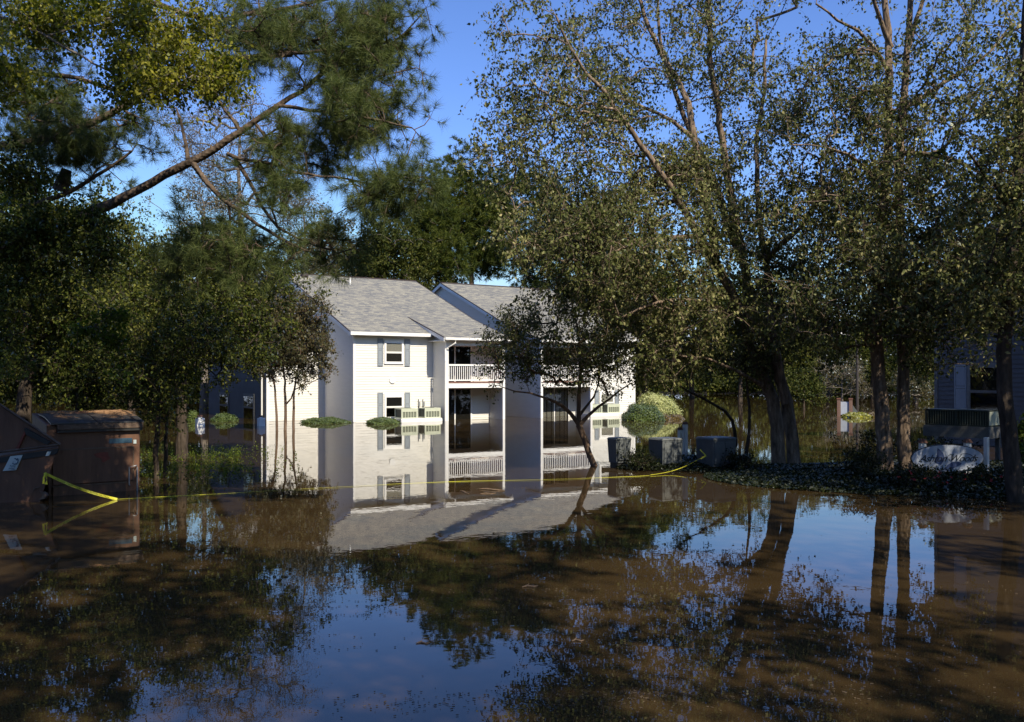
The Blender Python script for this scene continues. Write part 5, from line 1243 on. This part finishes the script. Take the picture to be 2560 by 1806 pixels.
# ------------------------------------------------------------------ floating litter
rng = np.random.default_rng(9)
V_all = []
def litter(cx, cy, sx, sy, n, rot, lmin=.008, lmax=.026):
    u_ = rng.normal(0, 1, n)*sx; v_ = rng.normal(0, 1, n)*sy; c_, s_ = math.cos(rot), math.sin(rot)
    x = cx+u_*c_-v_*s_; y = cy+u_*s_+v_*c_; a_ = rng.normal(rot, .9, n); L_ = rng.uniform(lmin, lmax, n)/2; wv = rng.uniform(.0008, .0022, n)
    dx, dy = np.cos(a_)*L_, np.sin(a_)*L_; nx_, ny_ = -np.sin(a_)*wv, np.cos(a_)*wv; z = np.full(n, .004); z2 = z+rng.uniform(.002, .008, n)
    q4 = np.stack([np.stack([x-dx-nx_, y-dy-ny_, z], 1), np.stack([x+dx-nx_, y+dy-ny_, z], 1), np.stack([x+dx+nx_, y+dy+ny_, z2], 1), np.stack([x-dx+nx_, y-dy+ny_, z2], 1)], 1)
    V_all.append(q4)
for (px, py, sx, sy, n, rot) in [(1120,1500,1.6,.04,260,.07),(1180,1530,1.8,.05,420,.1),(1250,1512,1.7,.03,220,.06),(1500,1475,1.8,.05,220,.05),(1400,1755,1.2,.12,700,.06),(1650,1735,1.2,.10,500,.05),(1900,1720,1.4,.15,600,.1),(2250,1640,1.3,.2,500,.05),(2380,1480,1.5,.3,500,.05),(2100,1580,1.8,.4,450,0),(1700,1600,2.2,.6,380,0),(400,1640,1.2,.1,260,.12),(620,1600,1.0,.06,160,.1),(2450,1350,1.2,.4,260,0),(2330,1750,1.2,.25,500,0),(1000,1480,2.2,1.2,160,0),(1250,1220,2.5,.05,120,.04),(1100,1245,1.2,.12,220,.02),(800,1650,2,.5,120,.1),(1400,1400,4,1.4,300,0)]:
    p = WP(px, py); litter(p.x, p.y, sx, sy, int(n*(.55 if sy < .13 else .07)), rot)
q4 = np.concatenate(V_all); o = mk('floating_litter', npmesh('floating_litter', q4.reshape(-1, 3), np.arange(len(q4)*4).reshape(-1, 4), M['litter'])); tag(o, 'bits of straw and leaf floating in streaks on the brown water', 'debris', kind='stuff')
sticks = [((905,1430),(930,1415),.012,'whitish stick floating at the edge of the reflected roofs'), ((1305,1470),(1345,1466),.012,'pale stick floating in the reflection of the pines'), ((1198,1224),(1262,1228),.020,'longer brown stick floating before the first porch'), ((1200,1236),(1240,1234),.012,'short brown twig floating under the longer stick'),
          ((1150,1228),(1172,1236),.015,'curled twig floating left of the porch sticks'), ((1040,1610),(1075,1608),.008,'dark stick floating in the blue sky reflection'), ((1430,1605),(1460,1602),.010,'tan twig floating right of the sky reflection'), ((2330,1254),(2352,1256),.014,'pale stick lying at the water edge below the oval sign'), ((2095,1222),(2118,1230),.012,'pale forked twig on the bed edge left of the birches')]
for (a_, b_, r_, lab) in sticks:
    pa, pb = WP(*a_), WP(*b_); md = (pa+pb)/2; up = Vector((0, 0, r_*.6)); bow = Vector((.0, .03, .004))
    mb = MB(); mb.tube([pa-md+up, (pa-md)*.4+bow+up, (pb-md)*.5-bow*.6+up, pb-md+up], [r_*.5, r_, r_*.9, r_*.35], 6); mb.tube([(pa-md)*.4+bow+up, (pa-md)*.1+bow*3+up], [r_*.5, r_*.2], 5)
    e = mb.build('floating_stick', M['wood'], None, md); tag(e, lab, 'stick', 'sticks floating on the water')

# ------------------------------------------------------------------ trees behind the camera that shade the left foreground
freetree('shade_tree', 'leafy tree behind the viewer that shades the left of the water', 'tree', (-1.5, -4), 15, .3, [(-1.0, 1.0, 13, 4.6, 4.6, 2.5, 1.6), (-4.5, 6.0, 14.5, 3.6, 4.0, 3, 1.0), (3.0, -3.5, 11, 3.6, 4.5, 2.5, 1.2)], 900, M['bark_pine'], M['leaf_dark'], 301,
         k=6, tw=.6, per=9, size=.17, clump=.6, cl_k=7, group='trees behind the viewer', tip=.01)
freetree('shade_tree', 'second leafy tree behind the viewer, further right', 'tree', (9, -7), 16, .3, [(8.5, -1, 13, 4.2, 4.0, 4, 1.3), (12, 1, 13, 4, 4, 4, 1.0)], 420, M['bark_pine'], M['leaf_dark'], 302,
         k=6, tw=.6, per=9, size=.17, clump=.6, cl_k=7, group='trees behind the viewer', tip=.01)

freetree('shade_tree', 'leafy tree just outside the right edge, shading the planted bed', 'tree', (18.5, 15.5), 13, .25, [(16.0, 15.0, 8.5, 3.6, 4.0, 3.6, 1.0), (19.5, 19, 8, 4, 4.5, 4, 1.1), (15.0, 19.5, 10.5, 3.5, 3, 2, .7), (13.2, 13, 6.5, 2.2, 2.6, 2.6, 1.2)], 800, M['bark_birch'], M['leaf_birch'], 303,
         k=6, tw=.6, per=9, size=.15, clump=.6, cl_k=7, group='trees behind the viewer', tip=.01)  # unseen tree, its crowns placed to shade house, platform and trunks

# the wood that stands round the flooded lot, outside the view
rng = np.random.default_rng(79)
def wood_ring(name, label, x0, x1, y0, y1, n, h):
    xx = rng.uniform(x0, x1, n); yy = rng.uniform(y0, y1, n); zz = rng.uniform(0, 1, n)**.9*(h+2*np.sin(xx*.25)+1.5*np.sin(yy*.3+1))+.4
    an = np.stack([xx, yy, zz], 1); dirs = np.zeros_like(an); dirs[:, 2] = 1
    a, m_, e_ = twigs(an, dirs, 3, 1.4, rng, .1); V_, F_ = leafset(a, m_, e_, 6, .75, rng, .4, .7, .1)
    o = mk(name, npmesh(name, V_, F_, M['leaf_wood'])); tag(o, label, 'trees', kind='stuff')
wood_ring('wood_behind_viewer', 'wood standing behind the place where the photograph was taken', -60, 70, -48, -34, 3600, 12)
wood_ring('wood_at_right', 'wood standing beyond the right edge of the view', 44, 56, -34, 50, 2400, 12)
wood_ring('wood_at_left', 'wood standing beyond the left edge of the view', -44, -34, -34, 34, 2200, 12)

# drowned weeds standing in the shallow water left of the tape
rng = np.random.default_rng(83); n = 230
pp = np.array([tuple(WP(rng.normal(490, 110), rng.uniform(1125, 1200))) for _ in range(n)] + [tuple(WP(rng.normal(585, 12), 1140)) for _ in range(14)])
dirs = np.zeros_like(pp); dirs[:, 2] = 1; pp[:, 2] = -.05
a, m_, e_ = twigs(pp, dirs, 4, .28, rng, -.3, 2.5); V_, F_ = leafset(a, m_, e_, 6, .05, rng, .02, .5, -.3, -.03)
o = mk('water_weeds', npmesh('water_weeds', V_, F_, M['leaf_vine'])); tag(o, 'green weed tips poking through the water between the dumpsters and the crape myrtle', 'weeds', kind='stuff')
